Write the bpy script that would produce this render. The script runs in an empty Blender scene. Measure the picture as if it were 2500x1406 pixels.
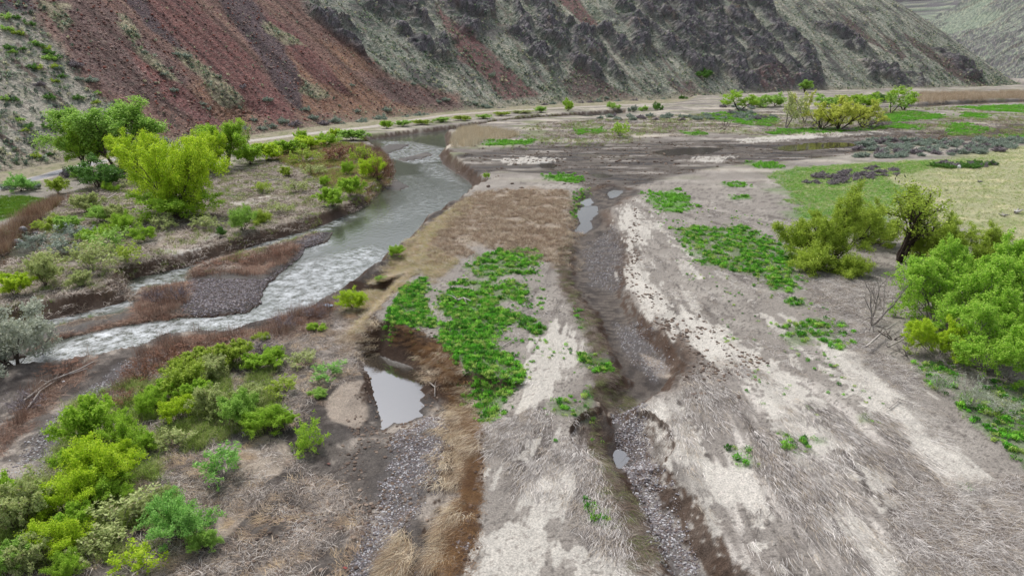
import bpy, math
import numpy as np
from math import radians as R

# ---------------------------------------------------------------- camera, sky, sun, exposure
S = bpy.context.scene
COL = S.collection
CAM_H, PITCH, FPX = 20.0, R(19.0), 1250.0 / 0.75
cam_d = bpy.data.cameras.new('camera'); cam_d.sensor_width = 36; cam_d.lens = 24.0
cam_d.clip_start = 0.5; cam_d.clip_end = 9000
cam = bpy.data.objects.new('camera', cam_d); COL.objects.link(cam)
cam.location = (0, 0, CAM_H); cam.rotation_euler = (R(90) - PITCH, 0, 0)
S.camera = cam

SUN_EL, SUN_AZ = R(56), R(-35)          # azimuth measured from +Y towards +X: high, ahead and to the left
world = bpy.data.worlds.new('World'); S.world = world; world.use_nodes = True
wn, wl = world.node_tree.nodes, world.node_tree.links
for n in list(wn): wn.remove(n)
sky = wn.new('ShaderNodeTexSky'); sky.sky_type = 'NISHITA'; sky.sun_disc = False
sky.sun_elevation = SUN_EL; sky.sun_rotation = SUN_AZ
sky.air_density = 1.0; sky.dust_density = 3.0; sky.ozone_density = 1.0
hs = wn.new('ShaderNodeHueSaturation'); hs.inputs['Saturation'].default_value = 0.46
tcw = wn.new('ShaderNodeTexCoord'); nzw = wn.new('ShaderNodeTexNoise')
nzw.inputs['Scale'].default_value = 2.2; nzw.inputs['Detail'].default_value = 5
mpw = wn.new('ShaderNodeMapRange'); mpw.inputs['From Min'].default_value = 0.3; mpw.inputs['From Max'].default_value = 0.7
mpw.inputs['To Min'].default_value = 0.85; mpw.inputs['To Max'].default_value = 1.25
mxw = wn.new('ShaderNodeVectorMath'); mxw.operation = 'SCALE'
bg = wn.new('ShaderNodeBackground'); bg.inputs['Strength'].default_value = 0.098
wo = wn.new('ShaderNodeOutputWorld')
wl.new(sky.outputs[0], hs.inputs['Color']); wl.new(tcw.outputs['Generated'], nzw.inputs['Vector'])
wl.new(nzw.outputs[0], mpw.inputs['Value']); wl.new(hs.outputs[0], mxw.inputs[0]); wl.new(mpw.outputs[0], mxw.inputs['Scale'])
wl.new(mxw.outputs[0], bg.inputs['Color']); wl.new(bg.outputs[0], wo.inputs['Surface'])

sd = bpy.data.lights.new('sun', 'SUN'); sd.energy = 1.5; sd.angle = R(10); sd.color = (1.0, 0.99, 0.975)
sun = bpy.data.objects.new('sun', sd); COL.objects.link(sun)
from mathutils import Vector
sdir = Vector((math.sin(SUN_AZ) * math.cos(SUN_EL), math.cos(SUN_AZ) * math.cos(SUN_EL), math.sin(SUN_EL)))
sun.rotation_euler = (-sdir).to_track_quat('-Z', 'Y').to_euler(); sun.location = (-80, 60, 200)
S.view_settings.view_transform = 'Standard'; S.view_settings.look = 'None'
S.view_settings.exposure = 0.76; S.view_settings.gamma = 1.0; S.view_settings.use_curve_mapping = False
S.render.engine = 'CYCLES'
S.cycles.max_bounces = 5; S.cycles.diffuse_bounces = 2; S.cycles.glossy_bounces = 2
S.cycles.transparent_max_bounces = 4; S.cycles.use_denoising = True

# ---------------------------------------------------------------- helpers
cP, sP = math.cos(PITCH), math.sin(PITCH)

def P(px, py, z=0.0):
    """Where a sight line of the photograph meets level z: used once, to survey the place's plan from the photo."""
    u = (px - 1250) / FPX; v = (703 - py) / FPX
    t = (z - CAM_H) / (v * cP - sP)
    return (u * t, (cP + v * sP) * t)

def PP(pts, z=0.0):
    return np.array([P(a, b, z) for a, b in pts], dtype=np.float64)

def lin(r, g, b):
    f = lambda c: c / 255 / 12.92 if c / 255 <= 0.04045 else ((c / 255 + 0.055) / 1.055) ** 2.4
    return np.array([f(r), f(g), f(b)])

_rng = np.random.RandomState(4); _PA = (_rng.rand(256, 256) * 2 * math.pi).astype(np.float32).ravel()
_GX, _GY = np.cos(_PA), np.sin(_PA)

def pn(x, y, seed=0):
    """gradient noise, about -1..1"""
    x = np.asarray(x, dtype=np.float32); y = np.asarray(y, dtype=np.float32)
    x0 = np.floor(x); y0 = np.floor(y); fx = x - x0; fy = y - y0
    ix = x0.astype(np.int32) + (seed * 37) % 251; iy = y0.astype(np.int32) + (seed * 101) % 241
    ax = (ix & 255) << 8; bx = ((ix + 1) & 255) << 8; ay = iy & 255; by = (iy + 1) & 255
    u = fx * fx * fx * (fx * (fx * 6 - 15) + 10); v = fy * fy * fy * (fy * (fy * 6 - 15) + 10)
    k = ax + ay; a = _GX[k] * fx + _GY[k] * fy
    k = bx + ay; b = _GX[k] * (fx - 1) + _GY[k] * fy
    k = ax + by; c = _GX[k] * fx + _GY[k] * (fy - 1)
    k = bx + by; d = _GX[k] * (fx - 1) + _GY[k] * (fy - 1)
    r = a + u * (b - a); q = c + u * (d - c)
    return (r + v * (q - r)) * 1.5

from concurrent.futures import ThreadPoolExecutor
def par(fn, *arrs, n=16):
    """run an elementwise function over chunks on several threads"""
    parts = [np.array_split(a, n) for a in arrs]
    with ThreadPoolExecutor(4) as ex: res = list(ex.map(lambda p: fn(*p), zip(*parts)))
    if isinstance(res[0], tuple): return tuple(np.concatenate([r[i] for r in res]) for i in range(len(res[0])))
    return np.concatenate(res)

def fbm(x, y, o=4, seed=0, gain=0.5, lac=2.03):
    t = 0; a = 1; n = 0
    for i in range(o):
        t = t + a * pn(x * lac ** i + 17.3 * i, y * lac ** i - 9.1 * i, seed + i * 7); n += a; a *= gain
    return t / n

def ridge(x, y, o=3, seed=0):
    t = 0; a = 1; n = 0
    for i in range(o):
        t = t + a * (1 - np.abs(pn(x * 2.1 ** i, y * 2.1 ** i, seed + 5 * i)) * 2); n += a; a *= 0.5
    return t / n

def sstep(a, b, x):
    t = np.clip((x - a) / (b - a), 0, 1); return t * t * (3 - 2 * t)

def sdf(poly, X, Y, margin=12.0, closed=True):
    """signed distance to a polygon (negative inside), or distance to a polyline"""
    poly = np.asarray(poly); out = np.full(X.shape, margin, dtype=np.float32)
    lo = poly.min(0) - margin; hi = poly.max(0) + margin
    m = (X > lo[0]) & (X < hi[0]) & (Y > lo[1]) & (Y < hi[1])
    if not m.any(): return out
    x = X[m]; y = Y[m]; d = np.full(x.shape, 1e9); ins = np.zeros(x.shape, bool)
    n = len(poly)
    for i in range(n if closed else n - 1):
        ax, ay = poly[i]; bx, by = poly[(i + 1) % n]
        ex, ey = bx - ax, by - ay; wx, wy = x - ax, y - ay
        t = np.clip((wx * ex + wy * ey) / max(ex * ex + ey * ey, 1e-9), 0, 1)
        d = np.minimum(d, (wx - ex * t) ** 2 + (wy - ey * t) ** 2)
        if closed:
            c = (ay <= y) != (by <= y)
            if c.any():
                xi = ax + (y - ay) / (ey if abs(ey) > 1e-12 else 1e-12) * ex
                ins ^= c & (x < xi)
    d = np.sqrt(d)
    out[m] = np.minimum(np.where(ins, -d, d), margin)
    return out

def mask(px_poly, X, Y, z=0.0, soft=0.5, warp=0.0, wfreq=1.0, seed=0, grow=0.0):
    """0..1 inside a region, with a ragged edge"""
    p = PP(px_poly, z)
    d = sdf(p, X, Y, margin=max(4 * (soft + warp), 3.0))
    near = d < max(4 * (soft + warp), 3.0) * 0.999
    if warp:
        w = np.zeros_like(d)
        w[near] = fbm(X[near] * wfreq, Y[near] * wfreq, 4, seed) * warp
        d = d + w
    return 1 - sstep(-soft + grow, soft + grow, d)

def mix(c, col, m):
    m = np.asarray(m)[:, None]
    return c * (1 - m) + np.asarray(col) * m

def link(o, parent=None):
    COL.objects.link(o)
    if parent is not None: o.parent = parent
    return o

def tag(o, label=None, cat=None, group=None, kind=None):
    if label: o['label'] = label
    if cat: o['category'] = cat
    if group: o['group'] = group
    if kind: o['kind'] = kind
    return o

def mesh_np(name, verts, faces, mats=(), smooth=False, attrs=None, midx=None):
    """a mesh from numpy arrays; faces is (F,3) or (F,4)"""
    me = bpy.data.meshes.new(name); verts = np.asarray(verts, dtype=np.float32); faces = np.asarray(faces, dtype=np.int32)
    k = faces.shape[1]
    me.vertices.add(len(verts)); me.vertices.foreach_set('co', verts.ravel())
    me.loops.add(faces.size); me.loops.foreach_set('vertex_index', faces.ravel())
    me.polygons.add(len(faces)); me.polygons.foreach_set('loop_start', np.arange(0, faces.size, k, dtype=np.int32))
    try: me.polygons.foreach_set('loop_total', np.full(len(faces), k, dtype=np.int32))
    except Exception: pass
    for m in mats: me.materials.append(m)
    if midx is not None: me.polygons.foreach_set('material_index', np.asarray(midx, dtype=np.int32))
    me.update(calc_edges=True)
    if smooth: me.polygons.foreach_set('use_smooth', np.ones(len(faces), dtype=bool))
    for nm, (ty, data) in (attrs or {}).items():
        a = me.attributes.new(nm, ty, 'POINT')
        if ty == 'FLOAT_COLOR': a.data.foreach_set('color', np.asarray(data, dtype=np.float32).ravel())
        elif ty == 'FLOAT_VECTOR': a.data.foreach_set('vector', np.asarray(data, dtype=np.float32).ravel())
        elif ty == 'INT': a.data.foreach_set('value', np.asarray(data, dtype=np.int32))
        else: a.data.foreach_set('value', np.asarray(data, dtype=np.float32))
    return me

def grid_faces(nr, nc):
    i = np.arange(nr * nc).reshape(nr, nc)
    return np.stack([i[:-1, :-1], i[:-1, 1:], i[1:, 1:], i[1:, :-1]], -1).reshape(-1, 4)

def rgba(c):
    return np.concatenate([c, np.ones((len(c), 1))], 1)

# ---------------------------------------------------------------- materials
def new_mat(name):
    m = bpy.data.materials.new(name); m.use_nodes = True
    nt = m.node_tree; b = nt.nodes['Principled BSDF']
    b.inputs['Specular IOR Level'].default_value = 0.25
    return m, nt, b

def terrain_material(name, s1, s2, bump, amt=0.35, spec=0.15):
    """colour from the surface attribute, broken up by two scales of noise; wetness lowers roughness"""
    m, nt, b = new_mat(name); N, L = nt.nodes, nt.links
    at = N.new('ShaderNodeAttribute'); at.attribute_name = 'Col'
    aw = N.new('ShaderNodeAttribute'); aw.attribute_name = 'wet'
    tc = N.new('ShaderNodeTexCoord')
    n1 = N.new('ShaderNodeTexNoise'); n1.inputs['Scale'].default_value = s1; n1.inputs['Detail'].default_value = 4; n1.inputs['Roughness'].default_value = 0.65
    n2 = N.new('ShaderNodeTexNoise'); n2.inputs['Scale'].default_value = s2; n2.inputs['Detail'].default_value = 3
    L.new(tc.outputs['Object'], n1.inputs['Vector']); L.new(tc.outputs['Object'], n2.inputs['Vector'])
    mr = N.new('ShaderNodeMapRange'); mr.inputs['From Min'].default_value = 0.3; mr.inputs['From Max'].default_value = 0.7
    mr.inputs['To Min'].default_value = 1 - amt; mr.inputs['To Max'].default_value = 1 + amt * 0.8; mr.clamp = True
    L.new(n1.outputs[0], mr.inputs['Value'])
    sc = N.new('ShaderNodeVectorMath'); sc.operation = 'SCALE'
    L.new(at.outputs['Color'], sc.inputs[0]); L.new(mr.outputs[0], sc.inputs['Scale']); L.new(sc.outputs[0], b.inputs['Base Color'])
    rr = N.new('ShaderNodeMapRange'); rr.inputs['To Min'].default_value = 0.95; rr.inputs['To Max'].default_value = 0.38
    L.new(aw.outputs['Fac'], rr.inputs['Value']); L.new(rr.outputs[0], b.inputs['Roughness'])
    b.inputs['Specular IOR Level'].default_value = spec
    ad = N.new('ShaderNodeMath'); ad.operation = 'ADD'; L.new(n1.outputs[0], ad.inputs[0]); L.new(n2.outputs[0], ad.inputs[1])
    bp = N.new('ShaderNodeBump'); bp.inputs['Strength'].default_value = 1.0; bp.inputs['Distance'].default_value = bump
    L.new(ad.outputs[0], bp.inputs['Height']); L.new(bp.outputs[0], b.inputs['Normal'])
    return m

def water_material(name, body, scale, strength, rough=0.06, stretch=(1, 1, 1), spec=0.5, chop=0.0, ior=1.33):
    m, nt, b = new_mat(name); N, L = nt.nodes, nt.links
    b.inputs['Base Color'].default_value = (*body, 1); b.inputs['Roughness'].default_value = rough
    b.inputs['Specular IOR Level'].default_value = spec; b.inputs['IOR'].default_value = ior
    tc = N.new('ShaderNodeTexCoord'); mp = N.new('ShaderNodeMapping'); mp.inputs['Scale'].default_value = stretch
    mp.inputs['Rotation'].default_value = (0, 0, R(20))
    n1 = N.new('ShaderNodeTexNoise'); n1.inputs['Scale'].default_value = scale; n1.inputs['Detail'].default_value = 5; n1.inputs['Roughness'].default_value = 0.6
    L.new(tc.outputs['Object'], mp.inputs['Vector']); L.new(mp.outputs[0], n1.inputs['Vector'])
    bp = N.new('ShaderNodeBump'); bp.inputs['Distance'].default_value = 1.0
    if chop:
        at = N.new('ShaderNodeAttribute'); at.attribute_name = 'chop'
        ml = N.new('ShaderNodeMath'); ml.operation = 'MULTIPLY_ADD'; ml.inputs[1].default_value = chop; ml.inputs[2].default_value = strength
        L.new(at.outputs['Fac'], ml.inputs[0])
        m2 = N.new('ShaderNodeMath'); m2.operation = 'MULTIPLY'; L.new(ml.outputs[0], m2.inputs[0]); L.new(n1.outputs[0], m2.inputs[1])
        L.new(m2.outputs[0], bp.inputs['Height']); bp.inputs['Strength'].default_value = 1.0
        # pale broken water, with white sky glare and flecks painted into the colour
        n3 = N.new('ShaderNodeTexNoise'); n3.inputs['Scale'].default_value = 0.9; n3.inputs['Detail'].default_value = 9
        L.new(tc.outputs['Object'], n3.inputs['Vector']); n3.inputs['Roughness'].default_value = .78
        mr = N.new('ShaderNodeMapRange'); mr.inputs['From Min'].default_value = 0.42; mr.inputs['From Max'].default_value = 0.60; mr.inputs['To Max'].default_value = 0.9
        L.new(n3.outputs[0], mr.inputs['Value'])
        mm = N.new('ShaderNodeMath'); mm.operation = 'MULTIPLY'; L.new(mr.outputs[0], mm.inputs[0]); L.new(at.outputs['Fac'], mm.inputs[1])
        mxx = N.new('ShaderNodeMix'); mxx.data_type = 'RGBA'; mxx.inputs['A'].default_value = (*body, 1); mxx.inputs['B'].default_value = (0.85, 0.88, 0.9, 1)
        L.new(mm.outputs[0], mxx.inputs['Factor']); L.new(mxx.outputs['Result'], b.inputs['Base Color'])
    else:
        L.new(n1.outputs[0], bp.inputs['Height']); bp.inputs['Strength'].default_value = 1.0; bp.inputs['Distance'].default_value = strength
    L.new(bp.outputs[0], b.inputs['Normal'])
    return m

M_ground = terrain_material('ground_mud_and_sand', 12.0, 2.6, 0.06, 0.42)
M_hill = terrain_material('hillside_rock_and_grass', 1.6, 0.45, 0.7, 0.50)
M_river = water_material('river_water', (0.06, 0.068, 0.048), 2.6, 0.035, 0.10, (1, .45, 1), 0.5, chop=0.11, ior=1.65)
M_murky = water_material('murky_puddle_water', (0.055, 0.046, 0.034), 3.0, 0.002, 0.06, ior=1.6)
M_still = water_material('still_water', (0.05, 0.042, 0.032), 3.0, 0.002, 0.03, ior=3.6)
# ---------------------------------------------------------------- the plan of the valley floor (surveyed from the photo)
ZW, ZL, ZF, ZT = -2.2, -0.9, -1.5, 0.0     # river level, left bank, lower flood plain in front, terrace
RIVER = [(1520, 274), (1400, 284), (1300, 294), (1200, 304), (1100, 318), (1000, 330), (890, 345), (905, 356), (938, 370), (957, 395), (958, 430),
         (940, 455), (905, 492), (880, 512), (830, 532), (790, 550), (740, 567), (700, 577), (640, 594), (558, 622), (457, 652), (380, 668), (317, 682),
         (310, 700), (316, 730), (290, 742), (230, 756), (180, 770), (60, 790), (-80, 820), (-300, 860), (-700, 930), (-900, 1010), (-300, 960), (-60, 925), (40, 905), (150, 893), (250, 880), (340, 858), (400, 826), (480, 818),
         (560, 818), (620, 795), (690, 785), (750, 758), (820, 722), (880, 684), (930, 650), (960, 622), (1000, 582), (1060, 532), (1105, 502),
         (1158, 468), (1150, 448), (1108, 420), (1080, 400), (1072, 380), (1090, 362), (1085, 330), (1150, 318), (1250, 306), (1400, 296), (1520, 284)]
BARS = [  # gravel bars and grassy islands standing out of the river
    ([(812, 566), (760, 570), (700, 588), (640, 606), (560, 622), (490, 645), (455, 672), (450, 690), (400, 700), (345, 700), (322, 722), (330, 745), (290, 765),
      (200, 778), (120, 800), (0, 835), (-60, 858), (0, 885), (60, 868), (130, 832), (250, 803), (330, 788), (430, 773), (500, 776), (600, 763), (636, 738),
      (640, 715), (655, 690), (700, 655), (735, 625), (745, 605), (800, 590)], 0.30, 0.28),
    ([(915, 366), (950, 352), (1000, 352), (985, 362), (950, 374), (925, 378)], 0.08, 0.1),
    ([(965, 388), (1005, 380), (1045, 370), (1060, 378), (1030, 388), (985, 394)], 0.12, 0.12),
    ([(935, 445), (965, 436), (1000, 455), (975, 466), (940, 462)], 0.06, 0.1),
    ([(745, 755), (760, 748), (772, 752), (760, 760)], 0.05, 0.2)]
SIDE = [(58, 577), (95, 560), (96, 590), (88, 625), (60, 645), (15, 655), (-60, 700), (-200, 760), (-260, 740), (-100, 680), (20, 620), (45, 592)]
FARCH = [(2160, 268), (2230, 258), (2330, 252), (2420, 248), (2600, 243), (2900, 236), (2900, 243), (2600, 252), (2430, 258), (2330, 262), (2240, 268)]
POND = [(878, 868), (900, 862), (930, 868), (962, 880), (1000, 893), (1022, 910), (1035, 932), (1034, 945), (1020, 950), (1036, 965), (1024, 975), (1038, 990), (1020, 1003), (1030, 1014),
        (985, 1034), (962, 1030), (935, 1046), (927, 1010), (912, 960), (905, 930), (890, 900)]
PUDDLES = [  # name, outline, level, category text
    ([(1412, 508), (1440, 500), (1462, 505), (1455, 525), (1440, 540), (1446, 556), (1425, 574), (1404, 576), (1404, 556), (1420, 545), (1406, 525)], -0.62, 'narrow still pool in the upper end of the dry channel'),
    ([(1420, 484), (1440, 482), (1450, 496), (1432, 502), (1416, 500)], -0.6, 'small bright pool just above the narrow channel pool'),
    ([(1482, 470), (1500, 463), (1522, 466), (1512, 478), (1490, 486)], -0.55, 'dark pool where the mud flat enters the channel'),
    ([(1310, 402), (1345, 399), (1362, 406), (1350, 412), (1325, 411)], -0.45, 'dark hole of water in the mud right of the river bend'),
    ([(1440, 426), (1470, 424), (1500, 429), (1486, 435), (1455, 434)], -0.5, 'flat pool under a cut mud lip'),
    ([(1610, 372), (1650, 365), (1720, 361), (1765, 364), (1745, 371), (1690, 377), (1630, 379)], -0.35, 'long dark pool on the far mud flat'),
    ([(1900, 362), (1980, 352), (2060, 350), (2075, 354), (2000, 362), (1930, 367)], -0.3, 'thin sheet of water beyond the sand strip'),
    ([(1496, 1118), (1497, 1108), (1503, 1101), (1511, 1098), (1521, 1099), (1528, 1105), (1531, 1116), (1531, 1128), (1526, 1137), (1517, 1141), (1508, 1139), (1500, 1130)], -1.5, 'small round pool in the gravel at the bottom of the channel')]
CHAN = [(1492, 448), (1420, 474), (1400, 520), (1393, 590), (1381, 650), (1386, 700), (1424, 750), (1446, 800), (1482, 868), (1502, 918), (1450, 960), (1455, 1040), (1475, 1100),
        (1490, 1150), (1528, 1230), (1568, 1310), (1605, 1406), (1700, 1700), (2100, 1700), (1850, 1406), (1735, 1300), (1655, 1200), (1592, 1110), (1562, 1040), (1566, 1000),
        (1640, 955), (1692, 900), (1662, 858), (1592, 800), (1542, 740), (1530, 680), (1530, 600), (1492, 562), (1474, 522), (1512, 500), (1545, 466)]
LOWER = [(1080, 1420), (1120, 1300), (1150, 1230), (1168, 1180), (1180, 1120), (1170, 1080), (1182, 1040), (1172, 1010), (1162, 975), (1140, 945), (1128, 905), (1105, 868), (1078, 838),
         (1040, 822), (1000, 800), (960, 792), (935, 800), (930, 760), (965, 705), (1000, 672), (1035, 655), (1050, 610), (1072, 560), (1120, 510), (1158, 476), (1100, 480), (930, 620),
         (600, 715), (300, 775), (0, 815), (-600, 860), (-1500, 930), (-3000, 3000), (1000, 3000)]
LEFT = [(1520, 300), (1400, 284), (1200, 300), (1080, 330), (960, 400), (900, 500), (780, 560), (500, 640), (250, 730), (0, 800), (-700, 900), (-3000, 900), (-2500, 250), (0, 200), (1000, 215), (1500, 225), (1700, 240), (1640, 262)]
MUD = [(1120, 378), (1300, 352), (1560, 344), (1900, 340), (2100, 330), (2300, 318), (2520, 300), (2700, 300), (2700, 350), (2500, 342), (2300, 345), (2160, 358), (2060, 378), (1880, 395), (1760, 405), (1640, 425),
       (1570, 450), (1540, 480), (1470, 480), (1400, 440), (1330, 425), (1220, 415), (1150, 425), (1110, 402)]

riverP, sideP, farP, pondP = PP(RIVER, ZW), PP(SIDE, ZW), PP(FARCH, -1.0), PP(POND, ZW)
barsP = [(PP(b, ZW + 0.1), a, s) for b, a, s in BARS]
pudP = [(PP(p, z), z) for p, z, _ in PUDDLES]
chanP = PP(CHAN, -0.3)
# the flood-plain edge: its break line lies on top of the terrace
lowerP = PP(LOWER, 0.0)
leftP = PP(LEFT, ZL)
mudP = PP(MUD)
FX, FY = P(1490, 440)          # where the flood spilled out of the mud flat and fanned over the terrace

# ---- the foot of the hillside, from behind the camera's left to the far right
_b = [(-190, -120), (-160, -40), (-135, 20), (-115, 70)] + [tuple(p) for p in PP([(0, 422), (190, 390), (330, 368), (620, 328), (760, 309), (900, 294), (1150, 266), (1330, 255), (1500, 247), (1750, 238), (2050, 224), (2300, 218), (2470, 215)], ZL)]
_e = _b[-1]; _b += [(_e[0] + 34, _e[1] + 28), (_e[0] + 58, _e[1] + 75), (_e[0] + 66, _e[1] + 140), (_e[0] + 70, _e[1] + 420)]
def smooth_line(pts, n=160, ps=6):
    p = np.array(pts); t = np.r_[0, np.cumsum(np.hypot(*np.diff(p, axis=0).T))]
    q = np.linspace(0, t[-1], n); x = np.interp(q, t, p[:, 0]); y = np.interp(q, t, p[:, 1])
    for _ in range(ps):
        x[1:-1] = (x[:-2] + 2 * x[1:-1] + x[2:]) / 4; y[1:-1] = (y[:-2] + 2 * y[1:-1] + y[2:]) / 4
    return np.stack([x, y], 1)
HB = smooth_line(_b, 130, 22)
FB = smooth_line([(_e[0] + 700, _e[1] - 120), (_e[0] + 420, _e[1] - 60), (_e[0] + 230, _e[1] - 10), (_e[0] + 150, _e[1] + 30), (_e[0] + 108, _e[1] + 90), (_e[0] + 92, _e[1] + 180), (_e[0] + 88, _e[1] + 460)][::-1], 90)

def sd_line(line, X, Y, side, grad=False):
    """arc position and signed distance (positive on the hill side)"""
    X = np.asarray(X, np.float64); Y = np.asarray(Y, np.float64)
    ax, ay = line[:-1].T; bx, by = line[1:].T; ex, ey = bx - ax, by - ay; l2 = ex * ex + ey * ey; L = np.sqrt(l2)
    cum = np.r_[0, np.cumsum(L)][:-1]
    x32, y32 = X.astype(np.float32), Y.astype(np.float32)
    best = np.full(X.shape, 1e18, np.float32); bi = np.zeros(X.shape, np.int16)
    for i in range(len(ax)):
        wx = x32 - np.float32(ax[i]); wy = y32 - np.float32(ay[i])
        t = np.clip((wx * np.float32(ex[i] / l2[i]) + wy * np.float32(ey[i] / l2[i])), 0, 1)
        q = (wx - np.float32(ex[i]) * t) ** 2 + (wy - np.float32(ey[i]) * t) ** 2
        m = q < best; best[m] = q[m]; bi[m] = i
    wx = X - ax[bi]; wy = Y - ay[bi]; t = np.clip((wx * ex[bi] + wy * ey[bi]) / l2[bi], 0, 1)
    vx = wx - ex[bi] * t; vy = wy - ey[bi] * t; dist = np.sqrt(vx * vx + vy * vy)
    s = cum[bi] + t * L[bi]; sg = np.where(ex[bi] * wy - ey[bi] * wx >= 0, 1.0, -1.0) * side
    if grad:
        k = sg / np.maximum(dist, 1e-4); return s, dist * sg, vx * k, vy * k
    return s, dist * sg

def hill_profile(d, top=74.0, slope=0.70):
    a = 5.0
    h = slope * (0.5 * (d - 3 + np.sqrt((d - 3) ** 2 + a * a)) - 0.5 * (-3 + math.sqrt(9 + a * a)))
    h = np.where(d < 0, np.minimum(h, 0) + d * 0.3, h)
    k = 10.0
    return ZL + h - k * np.logaddexp(0, (h - top) / k)

def hill_smooth(X, Y):
    s, d = sd_line(HB, X, Y, 1.0)
    return hill_profile(d), s, d

def ground_height(X, Y, detail=True):
    X = np.asarray(X, dtype=np.float64); Y = np.asarray(Y, dtype=np.float64)
    rr = np.hypot(X, Y)
    h = 0.12 * fbm(X / 9, Y / 9, 3, 3) + 0.05 * fbm(X / 1.6, Y / 1.6, 3, 5)
    h -= 0.35 * (1 - sstep(-3, 3, sdf(mudP, X, Y, 6))) 
    dl = sdf(leftP, X, Y, 12); h += ZL * (1 - sstep(-5, 5, dl))
    # the cut edge of the terrace: ragged, steep, with slumped blocks at its foot
    dw = sdf(lowerP, X, Y, 14) + 0.62 * fbm(X / 1.7, Y / 1.7, 5, 21, .6) + .5 * fbm(X / 5, Y / 5, 2, 23)
    near_p = 1 - sstep(0, 6, np.abs(sdf(pondP, X, Y, 14)))
    low = 1 - sstep(-1.5 - 0.9 * near_p, 0.0, dw)
    low = np.where(Y > 62, 1 - sstep(-6, 0, dw), low)
    h = h * (1 - low) + low * (ZF + 0.22 * fbm(X / 4, Y / 4, 4, 31) + 0.10 * fbm(X / 0.9, Y / 0.9, 3, 33))
    # slumped turf bench half way down the cut
    bench = np.exp(-((dw + 2.3) / 0.9) ** 2) * sstep(-1.0, 0.4, fbm(X / 2.2, Y / 2.2, 2, 41) + 0.2) * (Y < 48)
    h += 0.45 * bench * low * (1 - near_p)
    # dry channel
    dc = sdf(chanP, X, Y, 8) + 0.6 * fbm(X / 2.0, Y / 2.0, 4, 51) + .7 * fbm(X / 6, Y / 6, 2, 52)
    fl = -0.42 - 0.62 * (1 - sstep(32, 85, Y))
    kc = 1 - sstep(-1.4, .1, dc + .18 * fbm(X / .5, Y / .5, 3, 57)); h = h + (np.minimum(fl + .05 * fbm(X / .7, Y / .7, 3, 55), h) - h) * kc
    # bars
    for bp, a, sl in barsP:
        db = sdf(bp, X, Y, 8) + .45 * fbm(X / 2.2, Y / 2.2, 4, 63, .6)
        h = np.where(db < 0, ZW + 0.06 + np.minimum(-db * sl, a) + 0.08 * fbm(X / 1.2, Y / 1.2, 3, 61), h)
    # river and pools
    for poly, z, sl in ((riverP, ZW, 1.5), (sideP, ZW, 1.0), (farP, -1.0, 1.2)):
        d = sdf(poly, X, Y, 8) + 0.38 * fbm(X / 1.6, Y / 1.6, 5, 71, .65)
        inb = np.zeros(X.shape, bool)
        for bp, a, _ in barsP: inb |= sdf(bp, X, Y, 2.5) + .45 * fbm(X / 2.2, Y / 2.2, 4, 63, .6) < 0
        sl2 = sl * (0.75 + 0.6 * fbm(X / 5, Y / 5, 2, 73))
        cut = np.where(d < 0, z - 0.05 - np.minimum(-d * 0.3, 0.5), z - 0.03 + d * sl2)
        h = np.where(inb, h, np.minimum(h, cut))
    d = sdf(pondP, X, Y, 8) + .30 * fbm(X / 1.4, Y / 1.4, 4, 75, .6)
    ang = sstep(-2, 3, Y - 41)            # the scarp side is steep, the ripple-sand side shelves
    lw = sstep(-21, -13, X * 1.0)
    h = np.minimum(h, np.where(d < 0, ZW - 0.04 - np.minimum(-d * 0.35, 0.5), ZW - 0.02 + d * (0.30 + 1.1 * ang * lw)))
    for pp, z in pudP:
        d = sdf(pp, X, Y, 5) + (.30 if z < -1 else .45) * fbm(X / (.8 if z < -1 else 1.8), Y / (.8 if z < -1 else 1.8), 4, 77, .65)
        h = np.where(d < 2.4, np.minimum(h, np.where(d < 0, z - 0.03 - np.minimum(-d * 0.3, 0.25), z - 0.02 + d * 0.5)), h)
    return h
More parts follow.
